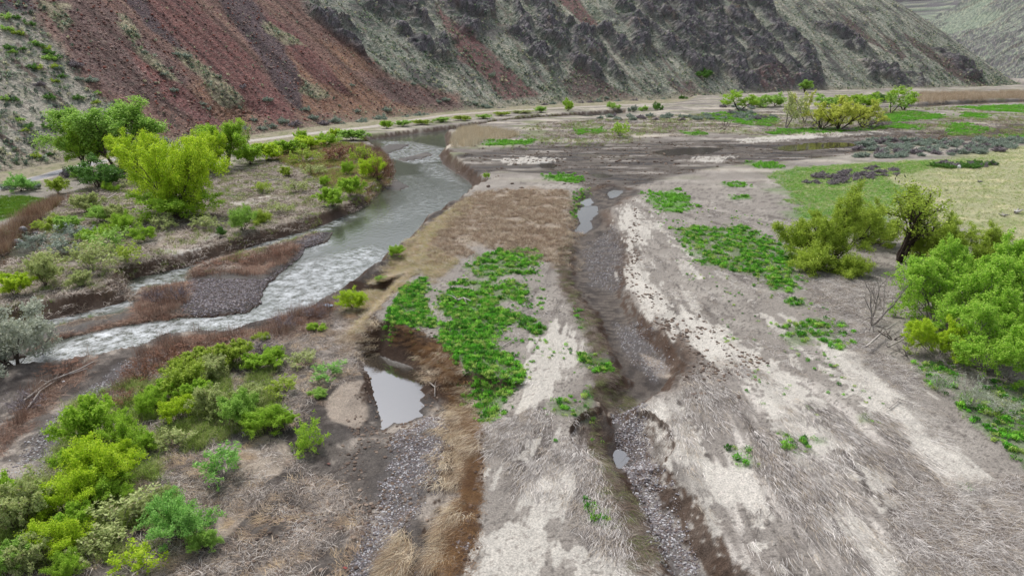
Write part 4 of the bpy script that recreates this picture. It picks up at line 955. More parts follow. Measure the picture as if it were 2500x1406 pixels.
K = {}
K['big'] = Kind(11, 11.0, 11.5, 'trunk', 'crown', B_BR, L_YG, stems=9, tilt=.85, kids=(10, 6, 5), leaves=24, leaf=.0095, spread=.022, up=(.06, .05, .04), r0=.011, start=.06, leafmin=.1, ang=(.55, .6, .6))
K['tall'] = Kind(12, 12.0, 10.0, 'trunk', 'crown', B_BR, L_MID, stems=4, tilt=.4, kids=(10, 7, 5), leaves=24, leaf=.0105, spread=.022, r0=.018, start=.25, leafmin=.1)
K['round'] = Kind(13, 6.0, 7.0, 'trunk', 'crown', B_BR, L_BR, stems=5, tilt=.7, kids=(7, 5, 4), leaves=14, leaf=.024, spread=.03, r0=.014, start=.1, leafmin=.1)
K['lone'] = Kind(14, 7.0, 7.0, 'trunk', 'crown', B_DK, L_BR, stems=2, tilt=.3, kids=(8, 5, 4), leaves=13, leaf=.024, spread=.03, r0=.024, start=.3, leafmin=.1, ang=(.8, .7, .6))
K['airy'] = Kind(15, 7.0, 7.5, 'trunk', 'crown', B_GY, L_PL, stems=2, tilt=.5, kids=(8, 6, 5), leaves=5, leaf=.018, spread=.02, r0=.024, start=.3, bare=.35, ang=(.8, .7, .7))
K['lean'] = Kind(16, 6.0, 8.0, 'trunk', 'crown', B_BR, L_YL, stems=7, tilt=.95, kids=(6, 5, 4), leaves=9, leaf=.024, spread=.02, r0=.018, start=.3, bare=.3, ang=(.5, .5, .6))
K['shrub'] = Kind(17, 2.4, 2.6, 'stems', 'foliage', B_BR, L_BR, stems=11, tilt=.8, kids=(8, 6), levels=2, leaves=34, leaf=.020, spread=.028, r0=.010, start=.25, leafmin=.2, ang=(.5, .6))
K['shrub2'] = Kind(18, 2.4, 2.6, 'stems', 'foliage', B_BR, L_BR, stems=14, tilt=.65, kids=(7, 5), levels=2, leaves=22, leaf=.022, spread=.03, r0=.009, start=.25, leafmin=.1, ang=(.45, .6), leaf_long=2.4)
K['shrub3'] = Kind(19, 2.2, 3.0, 'stems', 'foliage', B_BR, L_BR, stems=12, tilt=1.05, kids=(7, 6), levels=2, leaves=22, leaf=.028, spread=.04, r0=.010, start=.3, leafmin=.1, ang=(.5, .7))
K['wisp'] = Kind(20, 2.4, 2.6, 'stems', 'foliage', B_GY, L_PL, stems=14, tilt=.8, kids=(5, 3), levels=2, leaves=6, leaf=.030, spread=.03, r0=.008, start=.3, bare=.2, ang=(.45, .6), leaf_long=2.2)
K['maple'] = Kind(21, 6.5, 8.5, 'trunk', 'crown', B_GY, L_BR, stems=8, tilt=.95, kids=(9, 6, 5), leaves=24, leaf=.0125, spread=.016, r0=.014, start=.15, leafmin=.1, ang=(.6, .7, .6), leaf_long=1.3)
K['fine'] = Kind(22, 6.5, 7.0, 'trunk', 'crown', B_DK, L_OL, stems=8, tilt=.85, kids=(9, 7, 5), leaves=26, leaf=.0105, spread=.020, r0=.016, start=.15, leafmin=.05, ang=(.6, .7, .6))
K['thicket'] = Kind(23, 2.4, 3.4, 'stems', 'foliage', B_DK, L_OL, stems=14, tilt=1.1, kids=(8, 6), levels=2, leaves=20, leaf=.024, spread=.05, r0=.012, start=.1, ang=(.6, .7))
K['dead'] = Kind(24, 4.5, 4.5, 'trunk', 'twigs', B_GY, L_PU, stems=4, tilt=.75, kids=(6, 5, 3), leaves=0, r0=.022, start=.25, wob=.22, ang=(.8, .8, .7))
K['deadtop'] = Kind(25, 7.5, 6.0, 'trunk', 'crown', B_DK, L_OL, stems=3, tilt=.4, kids=(9, 6, 5), leaves=8, leaf=.016, spread=.03, r0=.040, start=.3, bare=.35, wob=.2)
K['sage'] = Kind(26, 1.0, 1.5, 'stems', 'foliage', B_GY, L_SG, stems=9, tilt=1.1, kids=(5,), levels=1, leaves=24, leaf=.085, spread=.07, r0=.014, start=.3, leafmin=.2, ang=(.5,), leaf_long=1.7)
K['sage2'] = Kind(27, 1.0, 1.6, 'stems', 'foliage', B_GY, L_SG, stems=12, tilt=1.25, kids=(4,), levels=1, leaves=20, leaf=.09, spread=.08, r0=.014, start=.3, leafmin=.2, ang=(.6,), leaf_long=1.5)
K['brush'] = Kind(28, 2.0, 3.0, 'stems', 'twigs', B_DK, L_RD, stems=22, tilt=.8, kids=(5,), levels=1, leaves=8, leaf=.012, spread=.02, r0=.005, start=.3, leafmin=.1, ang=(.35,), leaf_long=9)
K['fount'] = Kind(29, 1.6, 1.8, 'stems', 'foliage', B_GY, L_BR, stems=26, tilt=1.0, kids=(3,), levels=1, leaves=14, leaf=.022, spread=.03, r0=.006, start=.4, leafmin=.2, ang=(.4,), leaf_long=6, up=(-.10, -.10))
ORD = ['first', 'second', 'third', 'fourth', 'fifth', 'sixth', 'seventh', 'eighth', 'ninth', 'tenth', 'eleventh', 'twelfth', 'thirteenth', 'fourteenth', 'fifteenth', 'sixteenth', 'seventeenth', 'eighteenth', 'nineteenth', 'twentieth']
TENS = ['', '', 'twenty', 'thirty', 'forty', 'fifty', 'sixty']
def ordinal(i): return ORD[i] if i < 20 else TENS[(i + 1) // 10] + ('-' + ORD[(i + 1) % 10 - 1] if (i + 1) % 10 else 'th')
# ---------------------------------------------------------------- trees and shrubs, one by one (base pixel, width and height in the photo -> plan)
def tree(k, px, py, w, h, z, label, mat=None, nm='tree', cat='tree', group=None, **kw): return place(K[k], nm, px, py, w, h, z, label, cat, mat, group, **kw)
def shrub(k, px, py, w, h, z, label, mat=None, nm='willow_shrub', cat='shrub', group=None, **kw):
    return place(K[k], nm, px, py, w, h, z, label, cat, mat, group, stem_name='stems', leaf_name=K[k].nm_leaf if K[k].nm_leaf != 'crown' else 'foliage', **kw)

GL = 'trees beside the road at the left'
tree('big', 433, 530, 248, 240, ZL, 'large yellow-green many-stemmed tree in front of the others on the left bank', L_YG, 'cottonwood_tree', group=GL)
tree('tall', 288, 415, 235, 196, ZL, 'tallest mid-green tree behind, its top against the red scree', L_MID, 'cottonwood_tree', group=GL)
tree('tall', 215, 420, 110, 135, ZL, 'bright green leaning tree at the left end of the roadside grove', L_BR, 'cottonwood_tree', group=GL, rot=2.0)
tree('big', 345, 440, 170, 146, ZL, 'rounded yellow-green tree between the tall tree and the large front tree', L_YG, 'cottonwood_tree', group=GL, rot=1.3)
tree('round', 242, 460, 140, 92, ZL, 'dark green dense round tree beside the road bend', L_DK, 'willow_tree', group=GL)
tree('tall', 552, 410, 135, 132, ZL, 'mid-green slim tree at the right end of the roadside grove', L_BR, 'cottonwood_tree', group=GL, rot=4)
tree('big', 505, 425, 150, 128, ZL, 'bright tree showing behind the right shoulder of the large front tree', L_YG, 'cottonwood_tree', group=GL, rot=3)
tree('round', 440, 536, 190, 96, ZL, 'low leafy sprouts around the foot of the large yellow-green tree', L_BR, 'cottonwood_tree', group=GL)
tree('airy', 606, 390, 84, 92, ZL, 'thin pale-leaved tree standing before the sandy road', L_PL, 'willow_tree', group=GL)
tree('dead', 412, 318, 62, 72, ZL, 'bare grey tree at the foot of the scree behind the grove', None, 'bare_tree', on_hill=True)
shrub('shrub', 52, 468, 78, 58, ZL, 'fresh green bush leaning over the road edge at far left', L_BL)
shrub('sage', 25, 463, 42, 26, ZL, 'grey sagebrush left of the green bush at the road edge', L_SG, 'sagebrush')
shrub('sage', 84, 463, 36, 24, ZL, 'grey sagebrush right of the green bush at the road edge', L_SG, 'sagebrush')
shrub('shrub2', 143, 474, 60, 48, ZL, 'rounded olive-brown bush on the green verge', L_OL)
shrub('sage2', 163, 433, 32, 28, ZL, 'dark grey bush on the verge behind the olive bush', L_PU, 'sagebrush')
shrub('shrub', 190, 440, 34, 34, ZL, 'small green bush in front of the dark round tree', L_MID)

GI = 'willow shrubs on the left bank'
for k, px, py, w, h, mat, lab in [
    ('shrub3', 132, 556, 68, 36, L_OL, 'dome-shaped olive shrub above the side stream'),
    ('shrub2', 285, 545, 60, 48, L_PL, 'pale green shrub left of the large tree, in driftwood'),
    ('shrub2', 215, 520, 66, 50, L_PL, 'loose pale shrub behind the driftwood tangle'),
    ('shrub', 245, 545, 60, 52, L_MID, 'mid-green shrub just left of the driftwood tangle'),
    ('shrub', 305, 575, 70, 64, L_BR, 'bright shrub left below the large tree'),
    ('shrub', 356, 590, 60, 46, L_BR, 'bright shrub directly below the large tree'),
    ('shrub3', 268, 466, 40, 26, L_BR, 'small bright shrub in front of the dark round tree'),
    ('wisp', 195, 590, 90, 50, L_SG, 'thin grey shrub in the middle of the left bank tangle'),
    ('wisp', 262, 620, 110, 66, L_MID, 'straggly green shrub low on the left bank'),
    ('wisp', 160, 625, 90, 50, L_SG, 'ashen shrub beside the side stream'),
    ('wisp', 225, 662, 140, 88, L_PL, 'wide pale twiggy shrub with cream tips near the river edge'),
    ('shrub2', 112, 700, 78, 80, L_PL, 'straw and green clump by the white riffle of the side stream'),
    ('shrub2', 40, 722, 74, 58, L_YG, 'yellowish clump at the picture edge above the silver tree'),
    ('shrub2', 200, 700, 60, 40, L_PL, 'low pale shrub on the mud bank left of the island'),
    ('shrub', 592, 566, 66, 70, L_MID, 'green shrub at the bank edge right of the large tree'),
    ('thicket', 636, 545, 56, 38, L_OL, 'brownish-green shrub beside the bank-edge green shrub'),
    ('shrub', 540, 580, 22, 32, L_DK, 'small dark green bush on the sandy bank'),
    ('wisp', 345, 470, 70, 50, L_PL, 'pale shrub under the left side of the grove'),
    ('wisp', 90, 610, 80, 46, L_SG, 'grey-green wispy shrub just right of the side stream'),
    ('wisp', 310, 640, 90, 50, L_OL, 'olive wispy shrub above the pale sand slope'),
    ('shrub2', 165, 565, 60, 40, L_MID, 'mid-green clump right of the dome-shaped shrub'),
    ('wisp', 405, 560, 80, 40, L_PL, 'pale twigs in front of the large tree'),
    ('wisp', 500, 560, 80, 40, L_PL, 'pale twigs right of the foot of the large tree'),
    ('shrub2', 235, 600, 60, 46, L_BR, 'lime clump in the middle of the left bank tangle'),
    ('wisp', 110, 655, 90, 50, L_PL, 'straw-coloured wispy shrub by the white riffle'),
    ('wisp', 640, 470, 60, 32, L_OL, 'olive wisps on the pale sand strip'),
    ('wisp', 730, 470, 60, 34, L_PL, 'pale wisps near the cut bank of the willow point'),
    ('wisp', 690, 520, 66, 30, L_PL, 'low pale wisps above the cut bank'),
    ('shrub2', 815, 512, 70, 50, L_BR, 'bright shrub at the cut bank, left of a pair'),
    ('shrub2', 858, 492, 60, 50, L_BR, 'bright shrub at the cut bank, right of a pair'),
    ('shrub', 848, 430, 32, 42, L_BR, 'upright green shrub in the middle of the willow point'),
    ('shrub', 905, 438, 66, 62, L_YG, 'yellow-green willow behind the red stems of the point'),
    ('shrub', 792, 456, 28, 30, L_BR, 'small bright shrub on the pale sand of the willow point'),
    ('shrub2', 700, 432, 30, 26, L_OL, 'small olive shrub on the driftwood heap'),
    ('wisp', 740, 400, 60, 36, L_OL, 'sparse olive shrub on the willow point'),
    ('wisp', 770, 430, 60, 34, L_PL, 'sparse pale shrub on the willow point'),
    ('wisp', 880, 400, 50, 40, L_OL, 'sparse olive shrub near the red willow stems'),
    ('wisp', 820, 395, 60, 34, L_RD, 'sparse reddish shrub in the willow point'),
    ('shrub2', 655, 392, 66, 40, L_YG, 'yellow-green shrub at the left of the bank hedge'),
    ('shrub2', 612, 402, 60, 44, L_BR, 'green shrub beside the slim tree'),
    ('shrub2', 700, 378, 60, 34, L_BR, 'green shrub in the bank hedge, second from its left end'),
    ('shrub2', 745, 366, 60, 32, L_YG, 'yellow-green shrub in the middle of the bank hedge'),
    ('shrub', 795, 358, 50, 34, L_BR, 'bright shrub at the right end of the bank hedge'),
    ('shrub', 738, 348, 30, 30, L_BR, 'round bright shrub between hedge and road'),
    ('shrub2', 820, 342, 26, 24, L_YG, 'small yellow-green shrub by the road edge'),
    ('shrub2', 862, 343, 60, 26, L_MID, 'low wide green shrub at the river corner')]:
    g_ = 1.35 if py < 420 else 1.15
    shrub(k, px, py, w * g_, h * g_, ZL, lab, mat, group=GI)
for i, (px, py, w, h, mat) in enumerate([(945, 330, 34, 24, L_BR), (985, 325, 44, 20, L_MID), (1030, 320, 50, 18, L_OL), (1080, 314, 50, 18, L_MID), (1130, 309, 50, 18, L_OL), (1180, 304, 50, 16, L_MID), (1225, 297, 44, 15, L_OL), (1275, 290, 60, 14, L_PL), (1320, 288, 40, 20, L_MID)]):
    shrub('shrub2', px, py, w, h, ZL, ['bright green willow low on the far cut bank, first before the bend', 'green willow on the far cut bank, second of the row', 'olive willow on the far cut bank, third of the row', 'green willow on the far cut bank, fourth of the row',
          'olive willow on the far cut bank above the reeds', 'green willow on the far cut bank beyond the reeds', 'olive willow where the far river narrows', 'wide pale willow between road and far river', 'green willow left of the single bright roadside tree'][i], mat, group='willows along the far cut bank')
tree('round', 1386, 284, 32, 36, ZL, 'single bright green small tree on the far river bank', L_BR, 'willow_tree')
GF = 'bushes at the foot of the far slope'
for px, py, w, h, mat, lab in [(1495, 277, 40, 22, L_MID, 'green bush right of the single bright tree'), (1545, 274, 30, 22, L_SG, 'grey-green bush midway along the far bank'), (1572, 272, 26, 18, L_MID, 'small green bush midway along the far bank'), (1605, 270, 34, 26, L_DK, 'dark green round bush at the end of the far bank'),
                               (1722, 188, 48, 28, L_DK, 'dark green bush high on the rocky slope'), (1668, 246, 26, 18, L_DK, 'small dark bush at the foot of the rocky slope')]:
    shrub('shrub3', px, py, w, h, ZL, lab, mat, 'round_bush', group=GF, on_hill=py < 250)
GR = 'shrubs on the right bank of the river'
shrub('shrub', 966, 628, 44, 40, -.8, 'bright green shrub overhanging the river at the middle of the bend', L_BR, group=GR)
shrub('shrub', 866, 755, 78, 64, -1.2, 'bright yellow-green round shrub on the muddy bank above the pond', L_YG, group=GR)
shrub('shrub3', 930, 703, 36, 20, -.8, 'low green shrub between the two bright bank shrubs', L_MID, group=GR)
shrub('shrub', 1189, 436, 20, 19, 0, 'tiny bright bush alone on the mud right of the river', L_BR, group=GR)
shrub('wisp', 1512, 334, 72, 46, 0, 'twiggy shrub with green right half alone on the far flat', L_BR, 'twiggy_shrub')
tree('dead', 1768, 319, 30, 36, 0, 'small bare leaning snag on the far sand', None, 'dead_snag', bark=B_DK)

GG = 'trees of the far grove'
for k, px, py, w, h, mat, bk, lab in [
    ('lone', 1806, 272, 66, 54, L_BR, B_DK, 'bright green lone-trunked tree at the left of the far grove'),
    ('round', 1858, 262, 56, 36, L_MID, B_DK, 'green rounded tree second from the left of the far grove'),
    ('round', 1892, 260, 44, 36, L_MID, B_DK, 'dark-based green tree behind the pale front tree'),
    ('round', 1772, 258, 26, 18, L_MID, B_DK, 'small green bush left of the far grove'),
    ('tall', 1964, 226, 32, 32, L_MID, B_DK, 'narrow green tree standing above the rest against the red rock'),
    ('airy', 1920, 313, 92, 90, L_PL, B_GY, 'pale grey-green tree with a clear forked trunk at the front'),
    ('airy', 1965, 300, 70, 80, L_YL, B_GY, 'half-bare yellowish tree right behind the pale front tree'),
    ('lean', 2005, 316, 80, 64, L_YL, B_DK, 'leaning yellow-tipped tree left in the brown thicket'),
    ('lean', 2048, 318, 104, 84, L_YL, B_DK, 'broad yellow-tipped tree with many leaning stems in mid thicket'),
    ('lean', 2105, 312, 80, 70, L_YL, B_DK, 'sparse yellow-tipped tree at the right of the brown thicket'),
    ('round', 2020, 262, 60, 36, L_MID, B_DK, 'green tree behind the thicket, left'),
    ('round', 2068, 258, 56, 34, L_OL, B_DK, 'olive tree behind the thicket, middle'),
    ('round', 2110, 262, 60, 40, L_BR, B_DK, 'brighter green tree behind the thicket, right'),
    ('round', 2148, 250, 50, 28, L_DK, B_DK, 'dark green tree behind the grey roundish tree'),
    ('airy', 2175, 278, 66, 54, L_MID, B_DK, 'grey-green vase-shaped tree on a dark stump'),
    ('lone', 2206, 269, 70, 60, L_BR, B_DK, 'bright green wind-blown tree at the right end of the far grove')]:
    tree(k, px, py, w * 1.25, h * 1.1, 0, lab, mat, "willow_tree", group=GG, bark=bk)
for px, py, w, h, lab in [(2060, 320, 110, 24, 'low dark brushwood under the yellow-tipped trees'), (2130, 316, 70, 34, 'purple-brown twig brush right of the yellow-tipped trees'), (2150, 312, 50, 26, 'dome of purple-grey twigs at the grove edge'), (1990, 316, 60, 26, 'dark tangle at the left foot of the thicket')]:
    shrub('brush', px, py, w, h, 0, lab, L_PU, 'twig_thicket', 'thicket', group=GG)

# the big trees and bushes at the right edge
GB = 'trees and bushes at the right edge'
tree('fine', 2030, 640, 235, 222, 0, 'olive-green fine-leaved tree, left of the right-edge group', L_OL, 'hackberry_tree', group=GB)
tree('deadtop', 2195, 640, 180, 205, 0, 'half-dead tree with thick dark trunk and bare top branches', L_OL, 'hackberry_tree', group=GB, rot=.6)
tree('fine', 2345, 680, 210, 170, 0, 'olive-green tree behind the bright maple bushes', L_OL, 'hackberry_tree', group=GB, rot=2.2)
tree('fine', 2265, 640, 170, 150, 0, 'olive tree between the thick dark trunk and the bright maples', L_OL, 'hackberry_tree', group=GB, rot=5.2)
tree('fine', 2425, 640, 160, 120, 0, 'olive tree at the meadow side of the maples', L_OL, 'hackberry_tree', group=GB, rot=3.2)
tree('fine', 2120, 600, 150, 140, 0, 'thin olive tree filling the gap behind the thick dark trunk', L_OL, 'hackberry_tree', group=GB, rot=4.2)
shrub('thicket', 1990, 664, 150, 92, 0, 'low brownish-green bush in front of the olive tree', L_OL, 'low_bush', group=GB)
shrub('thicket', 2075, 672, 110, 70, 0, 'low leafy bush right of the front bush, beside bare ground', L_OL, 'low_bush', group=GB, rot=2)
tree('maple', 2290, 800, 300, 215, 0, 'bright green maple bush nearest the dead tree', L_MP, 'maple_tree', group=GB)
tree('maple', 2450, 790, 300, 240, 0, 'bright green maple bush cut by the right picture edge', L_MP, 'maple_tree', group=GB, rot=1.1)
tree('maple', 2285, 875, 150, 120, 0, 'small yellow-green maple bush, lowest of the left side', L_YG, 'maple_tree', group=GB, rot=3.1)
tree('maple', 2420, 905, 260, 190, 0, 'full green maple bush standing lowest in front', L_MP, 'maple_tree', group=GB, rot=5.0)
tree('maple', 2530, 880, 200, 190, 0, 'green maple bush half outside the picture, lower right', L_MP, 'maple_tree', group=GB, rot=.4)
tree('maple', 2370, 745, 230, 190, 0, 'bright maple bush in the middle, behind the front ones', L_MP, 'maple_tree', group=GB, rot=2.4)
tree('dead', 2128, 795, 150, 165, 0, 'pale grey dead tree with forked bare limbs', None, 'dead_tree', 'dead tree', rot=.8)
tree('dead', 2215, 870, 130, 60, 0, 'tangle of pale dead branches lying below the dead tree', None, 'dead_branches', 'branches', rot=2.8)
tree('dead', 2180, 830, 120, 50, 0, 'uprooted grey root mass at the foot of the dead tree', None, 'dead_branches', 'branches', rot=4.8, bark=B_DK)
tree('dead', 2330, 905, 150, 55, 0, 'low dead branches under the front maple bush', None, 'dead_branches', 'branches', rot=1.8)
tree('dead', 2460, 925, 140, 60, 0, 'bare grey sticks at the right picture edge below the maples', None, 'dead_branches', 'branches', rot=3.8)
shrub('brush', 2365, 1000, 90, 100, 0, 'tall dry pale weed stalks on the green patch', L_SV, 'dry_weed', 'weed', bark=B_GY)
shrub('brush', 2440, 1010, 120, 60, 0, 'fallen dry grey weed stalks at the right edge', L_SV, 'dry_weed', 'weed', bark=B_GY)
shrub('brush', 2290, 960, 60, 60, 0, 'small dry weed clump left of the tall stalks', L_SV, 'dry_weed', 'weed', bark=B_GY)

# silver tree at the left edge
tree('round', 40, 905, 230, 205, ZW, 'silver-leaved tree leaning over the river at the left edge', L_SV, 'silver_tree', rot=1)
tree('airy', 100, 880, 130, 120, ZW, 'thin silvery branches right of the silver tree at the left edge', L_SV, 'silver_tree', rot=3)

GW = 'willow shrubs on the lower plain in front'
for k, px, py, w, h, mat, lab in [
    ('shrub2', 395, 985, 70, 60, L_BR, 'small lime willow behind the left one of three'),
    ('shrub', 280, 1145, 90, 80, L_YG, 'lime willow filling the heart of the thicket'),
    ('shrub2', 205, 1160, 90, 84, L_BR, 'lime willow on the river side of the thicket'),
    ('shrub2', 185, 1310, 90, 80, L_BR, 'green willow between the two rounded bottom ones'),
    ('shrub', 95, 1270, 100, 96, L_YG, 'lime willow near the left edge, above the rounded one'),
    ('shrub2', 75, 1400, 100, 90, L_PL, 'pale willow low near the bottom left corner'),
    ('wisp', 240, 1350, 110, 60, L_PL, 'pale dead-looking twigs right of the rounded willow'),
    ('shrub2', 480, 985, 70, 60, L_BR, 'lime willow between the yellow-green and pale ones'),
    ('shrub2', 610, 1000, 80, 62, L_PL, 'pale green willow behind the bright end one'),
    ('shrub2', 690, 1045, 60, 50, L_BR, 'small lime willow at the far right of the upper row'),
    ('shrub2', 620, 905, 66, 46, L_BR, 'small lime willow between the olive and deep green ones'),
    ('shrub2', 480, 890, 70, 44, L_OL, 'olive tuft at the edge of the red brush'),
    ('wisp', 740, 890, 80, 44, L_PL, 'pale thin shrub in the straw above the pond'),
    ('shrub2', 500, 1340, 70, 50, L_MID, 'low green sprouts right of the blue-green willow'),
    ('shrub2', 225, 1085, 120, 120, L_BR, 'tallest light green willow, upper left of the front thicket'),
    ('shrub', 305, 1090, 96, 108, L_BR, 'dark-centred green willow right of the tallest one'),
    ('shrub', 245, 1190, 150, 150, L_YG, 'big yellow-green willow in the middle of the front thicket'),
    ('shrub', 348, 1110, 80, 66, L_BR, 'small green willow on the right flank of the thicket'),
    ('shrub', 165, 1255, 140, 120, L_YG, 'yellow-green willow below the big middle one'),
    ('shrub', 270, 1210, 120, 90, L_BR, 'green willow with dark base beside the mud gap'),
    ('shrub2', 55, 1300, 130, 130, L_PL, 'pale mixed willow near the left edge'),
    ('shrub', 135, 1360, 130, 115, L_YG, 'rounded yellow-green willow near the bottom left'),
    ('shrub', 170, 1412, 76, 76, L_BR, 'low green willow at the bottom edge'),
    ('shrub2', 12, 1250, 90, 100, L_BR, 'green willow cut by the left edge'),
    ('shrub2', 20, 1410, 110, 90, L_MID, 'mid-green willow in the bottom left corner'),
    ('shrub', 436, 1315, 150, 130, L_BL, 'blue-green willow standing alone in front'),
    ('shrub2', 400, 1250, 70, 60, L_PL, 'pale twigs behind the blue-green willow'),
    ('shrub', 368, 1012, 72, 74, L_BR, 'green willow at the upper edge, left of three'),
    ('shrub', 432, 1028, 84, 74, L_YG, 'yellow-green willow at the upper edge, middle of three'),
    ('shrub2', 455, 960, 110, 86, L_OL, 'loose olive willow above the middle one'),
    ('shrub2', 522, 1018, 84, 80, L_PL, 'pale slender willow at the upper edge, right of three'),
    ('shrub2', 585, 1040, 90, 90, L_MID, 'tall slender willow beside the bright one'),
    ('shrub', 640, 1060, 100, 82, L_BR, 'bright willow at the right end of the upper row'),
    ('shrub2', 570, 892, 86, 66, L_OL, 'olive willow near the red brush by the river'),
    ('shrub', 668, 892, 76, 58, L_BR, 'deep green willow near the river, right of the olive one'),
    ('shrub2', 520, 925, 80, 60, L_PL, 'pale low willow behind the upper row'),
    ('wisp', 545, 1165, 120, 90, L_BL, 'sparse bluish willow over the mud'),
    ('fount', 752, 1100, 84, 88, L_BR, 'green tuft on a skirt of straw beside the rippled sand'),
    ('wisp', 300, 1290, 170, 84, L_PL, 'drooping pale shrub above the dark gap'),
    ('wisp', 330, 1395, 120, 70, L_YG, 'thin yellowish shrub at the bottom edge'),
    ('wisp', 800, 925, 90, 46, L_BL, 'soft grey-green shrub left of the pond'),
    ('shrub3', 778, 968, 50, 24, L_MID, 'flat green cushion left of the rippled sand'),
    ('wisp', 690, 960, 90, 50, L_OL, 'thin olive shrub in the straw left of the pond'),
    ('shrub3', 770, 805, 44, 24, L_BR, 'small bright green shrub near the river bank'),
    ('shrub3', 640, 830, 44, 24, L_OL, 'small olive shrub where the red brush meets the river'),
    ('wisp', 420, 1090, 90, 50, L_PL, 'grey twiggy shrub inside the curve of the thicket'),
    ('wisp', 90, 1230, 90, 90, L_PL, 'pale broken shrub left of the yellow-green willow')]:
    shrub(k, px, py, w * 1.18, h * 1.05, ZF, lab, mat, group=GW)

# red-brown leafless willow brush
GX = 'leafless red-brown willow brush'
for px, py, w, h, z, lab in [
    (925, 452, 62, 70, ZL, 'rust-red willow stems at the tip of the willow point'), (950, 440, 40, 66, ZL, 'rust-red willow stems overhanging the water at the point'), (900, 400, 60, 40, ZL, 'rust-red stems behind the point'), (860, 375, 70, 30, ZL, 'dull red stems along the upper point'), (820, 372, 60, 26, ZL, 'dull red stems near the hedge'),
    (440, 735, 66, 50, ZW, 'dark brush clump on the gravel island'), (380, 740, 70, 46, ZW, 'pale and brown brush clump left on the gravel island'), (520, 650, 80, 24, ZW, 'thin red brush on the upper bar'), (600, 640, 90, 24, ZW, 'dark red brush in the middle of the upper bar'), (690, 625, 80, 30, ZW, 'dark red brush at the right of the upper bar'),
    (480, 850, 110, 34, ZF, 'rusty brush at the water edge, left of the gravel spit'), (560, 840, 100, 28, ZF, 'rusty brush at the water edge below the riffle'), (420, 890, 110, 60, ZF, 'red-brown brush above the front willows'), (350, 930, 110, 66, ZF, 'red-brown brush left of the front willows'), (300, 990, 100, 50, ZF, 'low red brush on the dark gravel'),
    (700, 800, 90, 40, ZF, 'brown brush on the near river bank, left of the litter'), (770, 775, 80, 40, ZF, 'brown brush on the near river bank by the litter'), (640, 860, 90, 40, ZF, 'grey-brown brush behind the deep green willow'), (160, 900, 130, 30, ZF, 'flattened red willow mat at the water edge'), (60, 1000, 110, 50, ZF, 'dark flood-combed brush at the left edge'),
    (520, 890, 90, 50, ZF, 'grey brush between the olive and red shrubs')]:
    shrub('brush', px, py, w, h, z, lab, L_RD if 'red' in lab or 'rust' in lab else L_PU, 'willow_brush', 'brush', group=GX)

# ---------------------------------------------------------------- bushes on the slopes
rg = np.random.RandomState(77)
green_spots = [(15, 40), (68, 55), (40, 78), (57, 118), (84, 102), (98, 108), (115, 114), (20, 112), (30, 122), (78, 160), (95, 162), (118, 124), (120, 140), (138, 138), (135, 158), (40, 40), (15, 68), (150, 182), (132, 195), (120, 235), (10, 235), (35, 240), (140, 280), (165, 312), (45, 285), (70, 303), (60, 314), (112, 332), (155, 350), (120, 372), (88, 378), (190, 236), (238, 222), (115, 305), (235, 245)]
for i, (px, py) in enumerate(green_spots):
    k = K['sage2']; w = rg.uniform(20, 32)
    place(k, 'slope_bush', px, py + 6, w * 1.2, w * .62, 0, ['green', 'dark green', 'olive', 'deep green'][i % 4] + ' bush on the grassy left slope, ' + ordinal(sorted((q[1], q[0]) for q in green_spots).index((py, px))) + ' counting from the top', 'bush', [L_MID, L_DK, L_OL, L_DK][i % 4], 'bushes on the left slope', stem_name='stems', leaf_name='foliage', on_hill=True)
SAGE_L = 'grey-green sagebrush low on the slope above the road'
def sages(spots, label, group, kind=None, mat=L_SG, on_hill=True, z=0, nm='sagebrush'):
    ys = sorted(p[1] for p in spots); cut = ys[len(ys) // 2]; rank = {}
    for row in (0, 1):
        for i, p in enumerate(sorted([p for p in spots if (p[1] > cut) == bool(row)])): rank[p] = (i, row)
    for (px, py, w) in spots:
        i, row = rank[(px, py, w)]; sz = 'large ' if w > 27 else ('small ' if w < 18 else '')
        place(K['sage'] if (int(px) + int(py)) % 2 else K['sage2'], nm, px, py, w * 1.15, w * .62, z, '%s%s, %s from left, %s row' % (sz, label, ordinal(i), 'front' if row else 'back'), 'sagebrush', mat if rg.rand() > .25 else L_PU, group, stem_name='stems', leaf_name='foliage', on_hill=on_hill)
sages([(180, 160, 34), (222, 200, 36), (100, 212, 30), (192, 195, 20), (145, 170, 22), (310, 296, 22), (430, 135, 20), (425, 222, 22), (400, 185, 16), (352, 130, 20), (455, 142, 26), (493, 255, 18), (510, 268, 16), (594, 214, 22), (655, 246, 24), (620, 295, 18), (690, 298, 28), (765, 290, 24), (748, 268, 22), (665, 310, 22), (640, 316, 26), (600, 318, 24), (720, 306, 34), (790, 305, 26), (820, 300, 34), (835, 305, 22),
       (580, 322, 24), (560, 330, 26), (885, 302, 34), (930, 292, 34), (945, 272, 24), (1020, 284, 26), (1040, 286, 24), (990, 292, 30), (1090, 247, 20), (1160, 255, 18), (1190, 264, 22), (1225, 270, 20), (1216, 268, 16), (1300, 262, 18), (1330, 258, 18), (1350, 257, 18), (1010, 208, 18), (1070, 250, 16), (870, 275, 18), (860, 210, 14), (1200, 185, 16), (1240, 168, 14), (1180, 260, 16), (1420, 254, 18), (1440, 252, 20), (1460, 250, 20),
       (1508, 250, 20), (1550, 250, 20), (1480, 240, 16), (1590, 248, 18), (1620, 246, 18)], SAGE_L, 'sagebrush at the foot of the slope')
rs = []
for k in range(110):
    a = rg.rand(); px = 2090 + 430 * a + rg.normal(0, 6); c0 = 352 - 8 * a; py = c0 + rg.uniform(-6, 38) * (1 - .25 * a); rs.append((px, py, rg.uniform(18, 30)))
